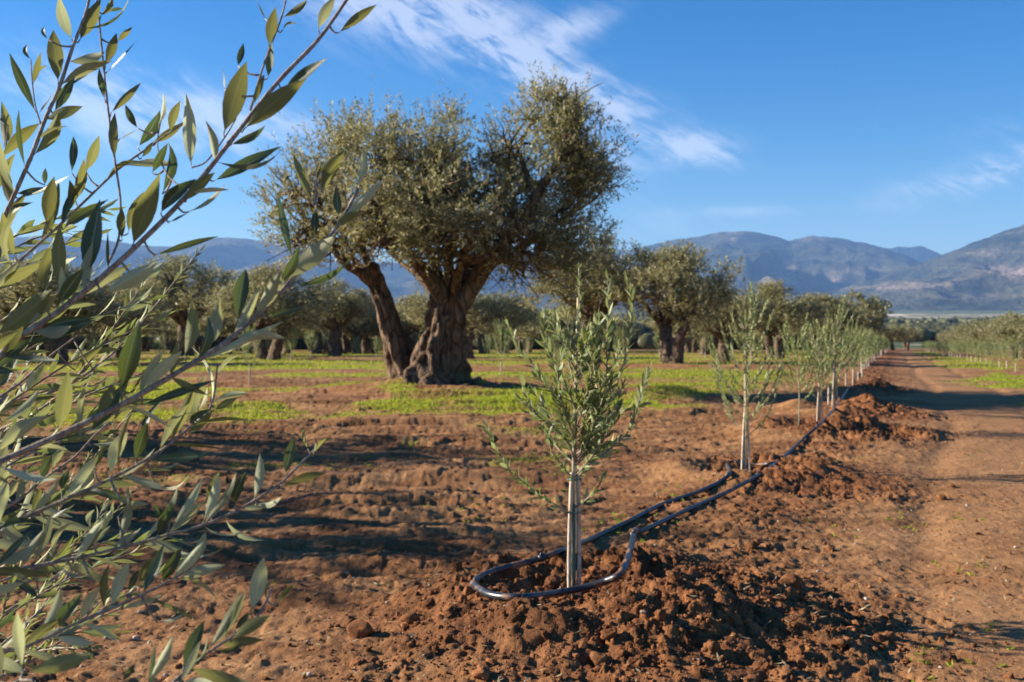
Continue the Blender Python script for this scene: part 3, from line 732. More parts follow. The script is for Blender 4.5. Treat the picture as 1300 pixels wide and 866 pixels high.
def place_leaf(key, P, D, N, L, ratio, parent, rnd):
    ms = LV[key]; rs = sorted(set(m[1] for m in ms), key=lambda q: abs(q - ratio))[0]
    me, r0 = rnd.choice([m for m in ms if m[1] == rs])
    D = Vector(D).normalized(); N = Vector(N); N = (N - D * N.dot(D)).normalized(); Yv = N.cross(D)
    mw = Matrix(((D.x * L, Yv.x * L * ratio / r0, N.x * L, P[0]), (D.y * L, Yv.y * L * ratio / r0, N.y * L, P[1]), (D.z * L, Yv.z * L * ratio / r0, N.z * L, P[2]), (0, 0, 0, 1)))
    o = bpy.data.objects.new('leaf', me); COL.objects.link(o); o.parent = parent
    o.matrix_local = mw
    return o

# ------------------------------------------------------------ saplings
def along(rg, p, gap, leaf, start=.15):
    """opposite pairs of leaves along a twig -> P, D, N, L"""
    seg = np.linalg.norm(np.diff(p, axis=0), axis=1); L = seg.sum(); cum = np.concatenate([[0], np.cumsum(seg)])
    n = max(2, int(L * (1 - start) / gap)); out = []
    side0 = norm(rg.normal(0, 1, 3))
    for k in range(n):
        s = start * L + (k + .5) * gap * (L * (1 - start) / gap / n)
        pt = np.array([np.interp(s, cum, p[:, i]) for i in range(3)])
        j = min(np.searchsorted(cum, s), len(p) - 1); tg = norm(p[j] - p[j - 1])
        sd = norm(np.cross(tg, side0)); 
        if k % 2: sd = norm(np.cross(tg, sd))
        for sg in (-1, 1):
            if rg.uniform() < .06: continue
            a = rg.uniform(.45, .85) * (1 - .35 * s / L)
            d = norm(tg * math.cos(a) + sd * sg * math.sin(a) + rg.normal(0, .1, 3))
            nn = norm(tg - d * tg.dot(d) + rg.normal(0, .25, 3))
            out.append((pt, d, nn, leaf * rg.uniform(.75, 1.15) * (.65 if s / L > .93 else 1)))
    d = norm(p[-1] - p[-2]); out.append((p[-1], d, norm(np.cross(d, side0)), leaf * .6))
    return out
def sapling_parts(seed, H, nb, leaf=.05, gap=.026, rspread=.30, low=.26):
    rg = np.random.default_rng(seed)
    stem = spline([(0, 0, -.05), (rg.normal(0, .01), rg.normal(0, .01), H * .35), (rg.normal(0, .02), rg.normal(0, .02), H * .7), (rg.normal(0, .03), rg.normal(0, .03), H)], 18)
    br = []
    for i in range(nb):
        t = low + (.93 - low) * (i + rg.uniform(0, 1)) / nb
        a = i * 2.4 + rg.uniform(-.5, .5); s = np.array([np.interp(t * H, stem[:, 2], stem[:, k]) for k in range(3)])
        L = H * rspread * (1.15 - .75 * t) * rg.uniform(.75, 1.35); o = np.array((math.cos(a), math.sin(a), 0))
        e1 = s + o * L * .5 + np.array((0, 0, L * .42)); e2 = s + o * L * .85 + np.array((0, 0, L * rg.uniform(1.0, 1.5)))
        br.append(spline([s, e1, e2], 9))
    lv = []
    for b in br: lv += along(rg, b, gap, leaf)
    lv += along(rg, stem[9:], gap * .8, leaf, .1)
    return stem, br, lv
def lv_mesh(name, lv, matk, rg, wr=.2, rich=False):
    if rich:
        V, f, U, b = leaf_arrays(.2, .2, .15, 3, 2); V = bend_leaf(V, b, wr); Vs = []; Fs = []; Us = []; R = []
        for i, (P, D, N, L) in enumerate(lv):
            N = norm(N - D * N.dot(D)); B = np.cross(N, D)
            Vs.append(P + (V[:, :1] * D + V[:, 1:2] * B + V[:, 2:] * N) * L); Fs.append(f + i * len(V)); Us.append(U); R.append(np.full(len(V), rg.uniform()))
        return make_mesh(name, np.vstack(Vs), np.vstack(Fs), M[matk], True, {'rnd': np.concatenate(R)}, np.vstack(Us))
    P, D, N, L = (np.array(q) for q in zip(*lv))
    N = norm(N - D * (N * D).sum(1, keepdims=True))
    v, f, a = quad_leaves(P, D, N, L, L * wr, rg.uniform(0, 1, len(P)))
    return make_mesh(name, v, f, M[matk], False, {'rnd': a})
def stake_mesh(x0, y0, x1, y1, h, r):
    m = MB(); p = spline([(x0, y0, -.1), ((x0 + x1) / 2, (y0 + y1) / 2, h * .5), (x1, y1, h)], 9)
    v, f = tube(p, np.full(9, r) * (1 + .06 * np.array([0, 1, 0, 0, 1, 0, 1, 0, 0])), 8); m.add(v, f); return m.mesh('stake', M['stake'])
def tie_mesh(z, r):
    m = MB(); a = np.linspace(0, 6.4, 14)
    v, f = tube(np.stack([np.cos(a) * r * 1.3, np.sin(a) * r, z + a * .001], 1), .003, 4); m.add(v, f); return m.mesh('tie', M['tie'])
SV = []
for k, (H, nb) in enumerate([(1.6, 30), (1.38, 32), (1.5, 34), (1.35, 32)]):
    stem, br, lv = sapling_parts(300 + k, H, nb, .058, .019, .31, .25 if k else .24)
    rg_ = np.random.default_rng(k); m = MB(); v, f = tube(stem, np.linspace(.011, .004, len(stem)), 7); m.add(v, f)
    bm = MB()
    for b in br: v, f = tube(b, np.linspace(.005, .002, len(b)), 4); bm.add(v, f)
    SV.append(dict(H=H, trunk=m.mesh('trunk', M['sapstem']), branches=[], twigs=bm.mesh('branches', M['twig']), fol=lv_mesh('foliage', lv, 'sap_foliage', rg_, .32),
                   br=[(lambda mm: mm.mesh('branch', M['twig']))(_m) for _m in [(lambda b: (lambda q: (q.add(*tube(b, np.linspace(.005, .002, len(b)), 4)), q)[1])(MB()))(b) for b in br]]))
st_a = stake_mesh(-.055, .0, -.016, 0, .64, .012); st_b = stake_mesh(.050, -.01, .016, 0, .60, .011); st_t = stake_mesh(-.02, .01, -.006, .01, 1.28, .009)
t1, t2 = tie_mesh(.40, .03), tie_mesh(.58, .022)
guard = plain('grow_tube', (.48, .41, .33), .8, .2, (20, (.32, .22, .15), .45, .7)); M['guard'] = guard
gm_ = MB(); v, f = tube(spline([(0, 0, -.02), (0, 0, .2), (.005, 0, .42)], 6), .022, 10); gm_.add(v, f); guard_me = gm_.mesh('trunk_guard', guard)
def put_sapling(k, x, y, H, rz, label, group, detail=2, wide=1.0):
    s = SV[k]; z = float(ground_z(np.array([x]), np.array([y]))[0])
    t = thing('olive_sapling', label, 'sapling', (x, y, z), rz, group)
    q = H / s['H']; t.scale = (q * wide, q * wide, q)
    obj('trunk', s['trunk'], t)
    if detail == 2:
        for b in s['br']: obj('branch', b, t)
        for me in (st_a, st_b, st_t): obj('stake', me, t)
        obj('tie', t1, t); obj('tie', t2, t)
    elif detail: obj('trunk_guard', guard_me, t)
    obj('foliage', s['fol'], t, kind='stuff'); return t
LROW = {1: ('staked olive sapling with two pale canes, second of the row left of the track', 0), 2: ('thin-stemmed olive sapling without canes just behind the second staked one', 1),
        3: ('bushy olive sapling with a bright cane where the black pipe passes its foot', 2), 4: ('short olive sapling squeezed between taller ones, fifth of the row', 3),
        5: ('tall pointed olive sapling, sixth of the row, rising above its neighbours', 0), 6: ('small olive sapling, seventh of the row, half hidden by the taller one', 1),
        7: ('olive sapling with broad white stem guard, eighth of the row', 2)}
rs_ = random.Random(3)
for i in range(1, 8):
    x, y = SAPS[i]; put_sapling(LROW[i][1], x, y, ROW[i][2], rs_.uniform(-.3, .3), LROW[i][0], 'olive saplings planted in a row left of the track', 2 if i in (1, 3, 5) else (0 if i == 2 else 1), .82 if i == 1 else .95)
for i, (x, y) in enumerate(FARROW):
    put_sapling(i % 4, x + rs_.uniform(-.1, .1), y, rs_.uniform(1.1, 1.4), rs_.uniform(0, 6.28), 'small far olive sapling with white stem guard in the receding row left of the track', 'far olive saplings in the row left of the track', 1, 1.05)
ORD = 'first second third fourth fifth sixth seventh eighth ninth'.split()
yy = 34.0; i = 0
while yy < 128:
    put_sapling(i % 4, rrow(yy), yy, rs_.uniform(1.0, 1.25), rs_.uniform(0, 6.28), (f'olive sapling with pale guard, {ORD[i]} from the right edge along the far side' if i < 9 else 'tiny far olive sapling with pale guard in the row right of the track') if i > 1 else ('olive sapling with pale stem guard nearest the right edge of the picture', 'olive sapling second from the right edge beside the green verge')[i], 'olive saplings in the row right of the track', 1, 1.15)
    yy += 2.6 + .02 * i; i += 1
x, y = at(317, 488); put_sapling(1, x, y, 1.35, 0, 'lone olive sapling with white guard on a soil heap left of the ancient olive', 'olive saplings scattered in the grove', 1, .8)
x, y = at(636, 478); put_sapling(2, x, y, 1.5, 1, 'thin olive sapling on the grass between the ancient trunk and nearest sapling', 'olive saplings scattered in the grove', 1, .8)
for i in range(33):
    r_ = i // 11; d = 56 + r_ * 9 + rs_.uniform(-.6, .6); u = -.42 + (i % 11) * .066 + r_ * .02
    if rs_.random() < .15: continue
    put_sapling(i % 4, u * d, d, rs_.uniform(1.3, 1.8), rs_.uniform(0, 6.28), 'pale olive sapling standing among the mature trees of the grove', 'olive saplings among the mature trees', 1, 1.1)

# nearest sapling, leaf by leaf
s1x, s1y = SAPS[0]; s1z = float(ground_z(np.array([s1x]), np.array([s1y]))[0])
s1 = thing('olive_sapling', 'nearest young olive sapling tied to pale cane stakes inside a loop of black pipe', 'sapling', (s1x, s1y, s1z), 0, 'olive saplings planted in a row left of the track')
def sp(px, py, dy=0): return un(px, py, s1y + dy) - np.array((s1x, s1y, s1z))
rg = np.random.default_rng(12)
stem = spline([(0, 0, -.08), sp(728, 680), sp(728, 600), sp(730, 520), sp(733, 440), sp(736, 390), sp(735, 340)], 34)
m = MB(); v, f = tube(stem, np.linspace(.0095, .0032, 34), 8); m.add(v, f); obj('trunk', m.mesh('trunk', M['sapstem']), s1)
BR = [([(728, 655, 0), (707, 642, -.03), (687, 631, -.08), (658, 607, -.14), (639, 587, -.18), (627, 565, -.2), (617, 541, -.2)]),
      ([(729, 585, 0), (720, 560, -.05), (688, 532, -.12), (676, 523, -.14), (660, 506, -.16)]),
      ([(680, 525, -.13), (670, 508, -.15), (665, 488, -.16)]),
      ([(730, 545, 0), (714, 516, .04), (698, 495, .08), (680, 468, .12), (657, 442, .16), (645, 412, .18)]),
      ([(731, 520, 0), (709, 468, -.08), (692, 436, -.12), (689, 402, -.13)]),
      ([(734, 580, 0), (759, 513, -.08), (770, 479, -.12), (770, 436, -.13), (774, 383, -.14), (771, 353, -.14)]),
      ([(734, 560, 0), (765, 520, .06), (786, 479, .12), (799, 428, .15), (802, 383, .16), (796, 355, .16)]),
      ([(731, 605, 0), (755, 575, -.1), (771, 550, -.14), (781, 521, -.17), (790, 490, -.18)]),
      ([(731, 600, 0), (768, 575, .1), (800, 545, .2), (814, 500, .26), (826, 466, .3)]),
      ([(732, 575, 0), (762, 540, .15), (790, 522, .25), (820, 512, .3)]),
      ([(729, 645, 0), (746, 633, -.04), (758, 620, -.07), (766, 606, -.08)]),
      ([(732, 500, 0), (722, 460, .1), (712, 425, .14), (706, 400, .15)]),
      ([(733, 480, 0), (748, 450, .08), (757, 420, .12), (760, 400, .12)]),
      ([(730, 590, 0), (705, 565, .15), (690, 540, .22), (684, 520, .25)]),
      ([(733, 540, 0), (745, 500, -.15), (752, 465, -.22), (750, 430, -.24)]),
      ([(731, 560, 0), (716, 520, -.16), (708, 480, -.22), (712, 450, -.24)]),
      ([(733, 530, 0), (757, 500, .12), (778, 470, .2), (785, 440, .2)]),
      ([(730, 610, 0), (712, 590, -.12), (700, 570, -.16), (694, 548, -.18)]),
      ([(732, 610, 0), (745, 590, .14), (762, 575, .2), (778, 560, .22)])]
for k in range(30):
    y0 = rg.uniform(440, 600) if k < 24 else rg.uniform(500, 605); sd = rg.choice([-1, 1]); dx = sd * rg.uniform(18, 62) * (1 if y0 > 480 else .6); dd = rg.uniform(-.25, .25); hgt = rg.uniform(35, 75)
    BR.append([(731, y0, 0), (731 + dx * .6, y0 - hgt * .45, dd * .6), (731 + dx, y0 - hgt, dd)])
allv = []
for b in BR:
    p = spline([sp(*q) for q in b], 12); m = MB(); v, f = tube(p, np.linspace(.0052, .0018, 12), 5); m.add(v, f)
    bo = obj('branch', m.mesh('branch', M['twig']), s1)
    gap = .026 if len(b) > 3 else .023
    allv += [(q, bo) for q in along(rg, p, gap * 1.08, .078, .1)]
allv += [(q, s1) for q in along(rg, stem[12:], .019, .056, .05)]
order = sorted(range(len(allv)), key=lambda i: allv[i][0][0][1] + rg.normal(0, .12))
lr = random.Random(9)
for i in order[:298]:
    (P_, D_, N_, L_), par = allv[i]; place_leaf('s', P_, D_, N_, L_, .26 * lr.uniform(.85, 1.2), par, lr)
obj('foliage', lv_mesh('foliage', [allv[i][0] for i in order[298:]], 'sap_foliage', rg, .26, True), s1, kind='stuff')
print('S1 leaves', len(allv))
for (a, b, c, h) in ((722.5, 726, -0.01, 600), (735, 733.5, .0, 604)):
    m = MB(); p = spline([sp(a, 775, c), sp(a + .3, 690, c), sp(b, h, c)], 12)
    v, f = tube(p, .0105 * (1 + .05 * np.sin(np.arange(12) * 2.1)), 10); m.add(v, f); obj('stake', m.mesh('stake', M['stake']), s1)
m = MB(); v, f = tube(spline([sp(730, 700, .03), sp(731, 500, .03), sp(734, 378, .02)], 14), np.linspace(.008, .006, 14), 8); m.add(v, f); obj('stake', m.mesh('stake', M['stake']), s1, label='tall thin cane running up through the leaves')
for py in (652, 610, 528):
    m = MB(); a = np.linspace(0, 6.6, 18); c = sp(729, py)
    v, f = tube(np.stack([c[0] + np.cos(a) * .034, c[1] + np.sin(a) * .026, c[2] + a * .0015], 1), .003, 5); m.add(v, f); obj('tie', m.mesh('tie', M['tie']), s1)
m = MB(); p = spline([sp(729.6, 745, -.012), sp(729.4, 690, -.012), sp(729.6, 640, -.012)], 8); v, f = tube(p, .005, 6); m.add(v, f); obj('plastic_tape', m.mesh('plastic_tape', M['tie']), s1)

# young olive behind the foreground branches, left
bush = thing('young_olive_bush', 'bushy young olive with small leaves behind the big foreground branches at lower left', 'olive bush', (-1.62, 3.05, 0), 0)
rg = np.random.default_rng(31); bl = []
st = spline([(0, 0, -.05), (.02, 0, .5), (-.02, .02, 1.0), (.0, .0, 1.5)], 14)
m = MB(); v, f = tube(st, np.linspace(.018, .006, 14), 8); m.add(v, f); obj('trunk', m.mesh('trunk', M['twig']), bush)
for k in range(34):
    z0 = rg.uniform(.35, 1.25); a = rg.uniform(-1.5, 1.4) if k % 3 else rg.uniform(1.4, 4.7); L = rg.uniform(.35, .68)
    s = np.array((0, 0, z0)); o = np.array((math.cos(a), math.sin(a), 0))
    p = spline([s, s + o * L * .5 + np.array((0, 0, L * .25)), s + o * L * .95 + np.array((0, 0, L * rg.uniform(.35, .8)))], 10)
    m = MB(); v, f = tube(p, np.linspace(.006, .002, 10), 5); m.add(v, f); bo = obj('branch', m.mesh('branch', M['twig']), bush)
    bl += [(q, bo) for q in along(rg, p, .036, .055, .15)]
order = sorted(range(len(bl)), key=lambda i: -bl[i][0][0][0])
for i in order[:295]:
    (P_, D_, N_, L_), par = bl[i]; place_leaf('s', P_, D_, N_, L_, .26 * lr.uniform(.85, 1.2), par, lr)
obj('foliage', lv_mesh('foliage', [bl[i][0] for i in order[295:]], 'sap_foliage', rg, .26, True), bush, kind='stuff')

# ------------------------------------------------------------ foreground olive: branches traced, placed 1.0 to 1.5 m away
fgx, fgy = -1.75, 1.35
fg = thing('foreground_olive_tree', 'olive tree reaching in from the left with long leafy grey twigs close to the camera', 'olive tree', (fgx, fgy, 0))
FO = np.array((fgx, fgy, 0.0))
FB = [ # pixel polyline, near depth, far depth, radius px start, end, root on limb (world)
 ([(-40, 470), (15, 434), (85, 388), (165, 320), (240, 245), (300, 170), (352, 105), (400, 55), (425, 22), (452, -18)], 1.12, 1.32, 3.6, 1.7, (-1.25, 1.2, 1.2)),
 ([(-40, 606), (0, 586), (85, 548), (165, 508), (230, 470), (290, 432), (355, 372), (398, 322), (430, 285), (455, 240)], 1.02, 1.30, 3.8, 1.6, (-1.2, 1.1, 1.05)),
 ([(-30, 350), (0, 287), (37, 205), (58, 150), (75, 112), (93, 58), (108, 20), (116, -15)], 1.30, 1.38, 2.6, 1.4, (-1.3, 1.4, 1.35)),
 ([(-40, 385), (0, 352), (60, 300), (105, 258), (150, 215), (185, 190), (235, 155)], 1.22, 1.42, 2.0, .9, (-1.3, 1.3, 1.3)),
 ([(120, -20), (125, 20), (132, 90), (138, 145), (146, 205), (153, 258), (150, 305), (137, 335)], 1.40, 1.28, 1.0, 1.4, None),
 ([(-40, 690), (0, 670), (75, 638), (140, 608), (200, 575), (240, 543), (262, 525), (272, 500), (276, 462)], 1.16, 1.36, 2.2, .9, (-1.2, 1.2, .9)),
 ([(-40, 734), (0, 726), (100, 708), (200, 683), (280, 658), (350, 618), (385, 585), (398, 572)], 1.10, 1.34, 2.2, .9, (-1.2, 1.15, .85)),
 ([(-40, 850), (30, 823), (100, 790), (175, 758), (225, 732), (248, 715), (253, 700)], 1.02, 1.22, 2.2, .9, (-1.1, 1.05, .7)),
 ([(190, 900), (220, 866), (265, 828), (300, 805), (325, 785), (340, 760), (345, 745)], .98, 1.12, 1.8, .9, (-1.0, 1.0, .6)),
 ([(318, 140), (333, 88), (345, 55), (358, 20), (366, -15)], 1.27, 1.34, 1.3, .9, None),
 ([(400, 300), (401, 262), (402, 232), (408, 205)], 1.24, 1.28, 1.1, .7, None),
 ([(15, 900), (26, 862), (32, 850)], .95, .98, 2.2, 1.2, (-1.0, 1.0, .6)),
 ([(52, 158), (45, 135), (41, 105), (39, 75)], 1.34, 1.36, .9, .6, None),
 ([(85, 548), (118, 545), (128, 533), (160, 520)], 1.10, 1.2, .9, .7, None),
 ([(-40, 665), (15, 640), (60, 605), (95, 580), (118, 555), (140, 535)], 1.35, 1.42, 1.8, .8, (-1.3, 1.4, .9)),
 ([(-40, 520), (20, 490), (60, 455), (100, 425)], 1.45, 1.5, 1.8, .9, (-1.4, 1.5, 1.1)),
 ([(240, 245), (215, 225), (205, 205), (200, 180), (207, 140)], 1.22, 1.32, 1.0, .6, None),
 ([(243, 213), (262, 205), (285, 175), (300, 150)], 1.28, 1.3, .9, .7, None),
 ([(-40, 300), (-10, 250), (5, 200), (10, 160)], 1.4, 1.45, 1.5, .8, (-1.3, 1.45, 1.4)),
]
tm = MB(); v, f = tube(spline([(0, 0, -.1), (.05, 0, .35), (.3, -.1, .75), (.5, -.15, 1.1), (.55, -.1, 1.6), (.4, .05, 2.2)], 20), np.linspace(.06, .018, 20), 12, flute_fn(3, .06, 1)); tm.add(v, f)
obj('trunk', tm.mesh('trunk', M['twig']), fg)
FP = []; fbr = []
def d_at(b, i, n): return b[1] + (b[2] - b[1]) * i / max(1, n - 1)
mbs = []
for b in FB:
    n = len(b[0]); pw = [un(px, py, d_at(b, i, n)) for i, (px, py) in enumerate(b[0])]
    r = np.array([(b[3] + (b[4] - b[3]) * i / max(1, n - 1)) * 1.18 / F * d_at(b, i, n) for i in range(n)])
    if b[5]:
        root = np.array(b[5]); q = (root + pw[0]) / 2 + np.array((0, 0, .03))
        pw = [root, q] + pw; r = np.concatenate([[r[0] * 1.25, r[0] * 1.12], r])
    k = len(pw) * 5; p = spline(pw, k) - FO
    rr = np.interp(np.linspace(0, 1, k), np.linspace(0, 1, len(r)), r)
    rr = rr * (1 + .10 * (np.sin(np.arange(k) * 1.9) > .86))
    m = MB(); v, f = tube(p, rr, 8); m.add(v, f); mbs.append(m)
    pl3 = p + FO; FP.append((CX + F * pl3[:, 0] / pl3[:, 1], HY - F * (pl3[:, 2] - CH) / pl3[:, 1], pl3[:, 1]))
LF = """91 50 75 -6 17 p|101 51 128 -2 20 g|74 105 68 38 22 g|46 143 12 67 11 d|69 142 95 98 15 d|80 113 142 70 6 d|53 155 3 199 18 g|42 198 74 143 18 g|42 107 52 66 10 g|43 104 61 83 8 g|50 143 66 119 6 d|39 76 36 56 5 d|134 82 148 42 15 g|149 53 168 34 11 g|136 91 174 50 5 d|133 126 126 86 9 d|141 143 179 105 11 g|146 203 146 143 13 g|175 163 159 133 10 d|175 187 203 140 18 d|152 176 173 165 4 d|91 220 93 173 12 d|109 218 126 172 16 g|5 186 2 128 16 g|128 20 143 -5 12 g|137 14 156 11 5 d|61 50 58 33 5 d
59 286 69 224 22 g|57 235 58 213 10 d|96 255 107 201 24 g|83 272 88 228 16 g|81 291 138 253 14 d|25 251 88 223 6 d|13 281 42 257 6 d|74 365 76 285 21 g|109 352 127 253 30 d|72 389 107 340 22 d|51 368 64 312 16 g|168 312 203 220 32 g|155 304 155 264 13 g|163 296 183 243 14 g|19 327 3 269 16 g|-6 425 66 368 30 g|53 420 122 404 12 d|132 373 200 332 25 p|33 416 74 370 10 p|102 378 168 335 14 p|-5 365 60 330 20 g
28 440 122 406 17 d|155 497 177 406 28 d|115 548 154 489 22 d|177 497 202 458 18 p|73 548 87 471 24 g|101 551 109 487 11 p|-5 577 60 527 18 p|3 536 50 494 12 p|140 604 162 548 18 p|101 623 119 588 14 p|172 586 188 536 17 d|133 538 177 516 15 g|66 597 82 566 14 p|50 605 66 577 14 d|8 635 23 608 16 p|6 622 11 594 10 p|45 615 52 655 18 g|116 563 147 560 8 p|158 640 163 618 9 p|-5 495 25 450 20 d|78 622 88 594 12 d|119 594 133 569 13 d
150 691 163 627 15 p|94 712 144 645 18 p|42 716 66 650 13 p|-5 717 48 686 17 p|115 670 120 647 8 p|46 812 76 746 15 p|75 798 106 751 16 d|102 789 127 745 15 p|133 776 139 716 12 g|28 850 22 777 17 p|33 853 119 831 24 g|163 751 177 723 12 d|175 745 195 709 14 g|69 809 119 817 14 p|155 773 194 762 9 p|-5 679 42 662 8 d|41 651 52 620 18 g|102 632 144 636 5 d|75 720 122 726 7 p|155 866 172 842 16 d
284 170 313 78 30 g|302 84 309 55 14 d|285 114 282 84 6 d|340 99 345 50 14 d|341 58 350 9 22 g|323 132 336 94 9 g|310 164 389 100 26 g|360 113 416 74 18 d|292 184 337 159 13 d|404 38 426 -5 18 p|430 42 478 6 13 g|359 22 390 0 10 g|337 24 326 0 5 d|359 38 377 30 6 g|243 211 236 118 20 p|193 182 235 154 12 g|180 200 194 180 14 g|202 157 207 117 8 p|193 220 213 182 17 d
206 246 213 180 17 d|204 271 249 227 18 d|234 256 273 219 18 g|216 281 240 269 6 d|240 269 287 233 8 p|197 324 278 300 9 d|271 230 357 186 20 d|180 356 209 332 18 p|302 410 312 341 21 d|321 402 357 343 18 p|234 452 243 380 20 g|264 442 279 380 20 p|359 357 379 313 18 d|360 357 426 299 28 p|371 328 353 246 12 d|396 256 371 191 15 g|400 302 400 267 18 d|407 246 437 191 22 g|402 230 409 198 7 g|430 275 427 237 17 d|453 237 462 186 12 p|433 280 487 227 14 p|424 293 462 270 14 g|374 364 446 327 12 d|252 458 360 408 13 p|338 404 388 389 9 d
180 494 231 446 18 p|180 514 276 482 14 d|202 573 242 511 13 p|237 551 270 522 18 g|241 541 266 519 14 d|271 521 302 504 11 g|251 523 263 491 8 p|199 583 269 573 5 d|323 633 330 575 14 p|298 642 313 598 14 d|362 602 373 555 17 d|357 619 415 600 12 g|262 640 277 600 14 g|395 577 400 555 6 g|399 575 416 555 6 g|391 570 386 539 4 g|325 640 357 631 8 p
200 680 225 628 15 d|217 677 261 635 13 p|258 663 278 600 16 p|205 689 288 691 7 p|206 738 231 692 17 d|226 735 286 717 16 p|246 711 257 692 8 g|318 778 335 708 23 p|264 826 311 751 17 p|232 850 260 787 19 d|295 810 344 781 18 g|298 800 318 778 11 d|189 866 220 804 16 p|340 763 347 735 7 g|352 766 372 743 5 d|275 827 311 815 10 d|303 646 355 634 10 p|180 765 208 754 10 p
-8 140 -14 80 18 g|10 230 20 195 10 g|-20 260 12 205 16 g|14 262 0 215 14 g|-10 470 40 430 14 d|-20 640 10 560 18 p|-25 760 30 740 14 p|-15 800 20 770 14 d|0 866 -12 800 16 p|150 655 190 640 6 p|60 660 95 640 8 d|200 620 240 600 6 p|10 690 52 700 7 d|120 740 150 735 6 p|50 760 20 735 8 d|200 790 240 775 5 p|95 470 130 440 12 g|30 500 45 470 9 p|120 470 150 462 7 p|215 660 195 640 6 d""".replace('\n', '|').split('|')
par_objs = []
gr_ = random.Random(23)
for bi, b in enumerate(FB):
    if b[5] is None or bi == 11: continue
    qx, qy, qd = FP[bi]; s_acc = gr_.uniform(0, 30)
    for k in range(1, len(qx)):
        s_acc += math.hypot(qx[k] - qx[k - 1], qy[k] - qy[k - 1])
        if s_acc > 34 and -40 < qx[k] < 300:
            s_acc = gr_.uniform(-8, 8); ta = math.atan2(qy[k] - qy[k - 1], qx[k] - qx[k - 1])
            for sg in (-1, 1):
                if gr_.random() < (.62 if qy[k] < 330 else .25): continue
                a = ta + sg * gr_.uniform(.35, 1.0); L = gr_.uniform(42, 88)
                LF.append(f"{qx[k]:.0f} {qy[k]:.0f} {qx[k] + L * math.cos(a):.0f} {qy[k] + L * math.sin(a):.0f} {gr_.choice([5, 7, 11, 13, 15, 17])} {gr_.choice('dppgp')}")
print('leaves', len(LF)); LF = LF[:298]
fr_ = random.Random(17); links = []
for s in LF:
    bx, by, tx, ty, wd, tone = s.split(); bx, by, tx, ty, wd = map(float, (bx, by, tx, ty, wd))
    best = None
    for bi, (qx, qy, qd) in enumerate(FP):
        dd = np.hypot(qx - bx, qy - by); k = int(dd.argmin())
        if best is None or dd[k] < best[0]: best = (dd[k], bi, k)
    dist, bi, k = best; dep = float(FP[bi][2][k]) + (0 if dist < 8 else fr_.uniform(-.02, .03))
    pb_ = un(bx, by, dep); Lpx = math.hypot(tx - bx, ty - by)
    thick = wd / Lpx
    dd = fr_.uniform(-.35, .35) * Lpx / F * dep
    if wd <= 8: dd = fr_.choice([-1, 1]) * .5 * Lpx / F * dep
    pt_ = un(tx, ty, dep + dd)
    if dist > 3:
        a3 = un(FP[bi][0][k], FP[bi][1][k], FP[bi][2][k]); mid = (a3 + pb_) / 2 + np.array((0, 0, -.004))
        v, f = tube(spline([a3, mid, pb_], 5) - FO, np.linspace(.0012, .0008, 5) if dist < 14 else np.linspace(.0016, .0009, 5), 5); mbs[bi].add(v, f)
    links.append((bi, pb_, pt_, wd, dep, tone))
for m in mbs: par_objs.append(obj('branch', m.mesh('branch', M['twig']), fg))
for (bi, A, B, wd, dep, tone) in links:
    D_ = B - A; L_ = float(np.linalg.norm(D_)); D_ = D_ / L_
    view = norm(A - np.array((0, 0, CH)))
    N_ = -view if tone == 'd' else view
    side = np.cross(D_, view)
    tilt = fr_.uniform(-.55, .55) if wd > 8 else fr_.choice([-1, 1]) * 1.0
    N_ = N_ * math.cos(tilt) + side * math.sin(tilt)
    ratio = wd / F * dep / L_ / math.cos(tilt) * 1.0
    place_leaf(tone, A - FO, D_, N_, L_, min(ratio * .88, .29), par_objs[bi], fr_)
# the rest of its foliage, outside the frame on the left
rg = np.random.default_rng(77)
P = np.stack([rg.uniform(-1.0, .35, 60), rg.uniform(-.5, .9, 60), rg.uniform(.75, 2.3, 60)], 1)
W_ = P + FO; edge = -(.53 * W_[:, 1]) - .30
P = P[W_[:, 0] < edge]
o_ = norm(np.stack([rg.uniform(-.2, 1, len(P)), rg.normal(0, .5, len(P)), rg.uniform(.1, 1, len(P))], 1))
v, f, a = shoots_to_leaves(P, o_, rg, 9, .07, .22, .22)
obj('foliage', make_mesh('foliage', v, f, M['sap_foliage'], False, {'rnd': a}), fg, kind='stuff')
# thinner shoots deeper in, lower left
ex = []
for k in range(17):
    y0 = 330 + k * 32 + rg.uniform(-12, 12); d0 = rg.uniform(1.35, 1.75); L = rg.uniform(110, 250); sl = rg.uniform(.25, .75)
    pts_ = [un(-90, y0 + 40 * sl + 20, d0)] + [un(-30 + L * q, y0 - L * sl * q - 14 * math.sin(q * 3), d0 + .12 * q) for q in (0, .3, .6, .85, 1.0)]
    p = spline(pts_, 22) - FO; m = MB(); v, f = tube(p, np.linspace(.0024, .0009, 22), 6); m.add(v, f); obj('branch', m.mesh('branch', M['twig']), fg)
    ex += along(rg, p, .034, .062, .12)
obj('foliage', lv_mesh('foliage', ex, 'sap_foliage', rg, .21, True), fg, kind='stuff')

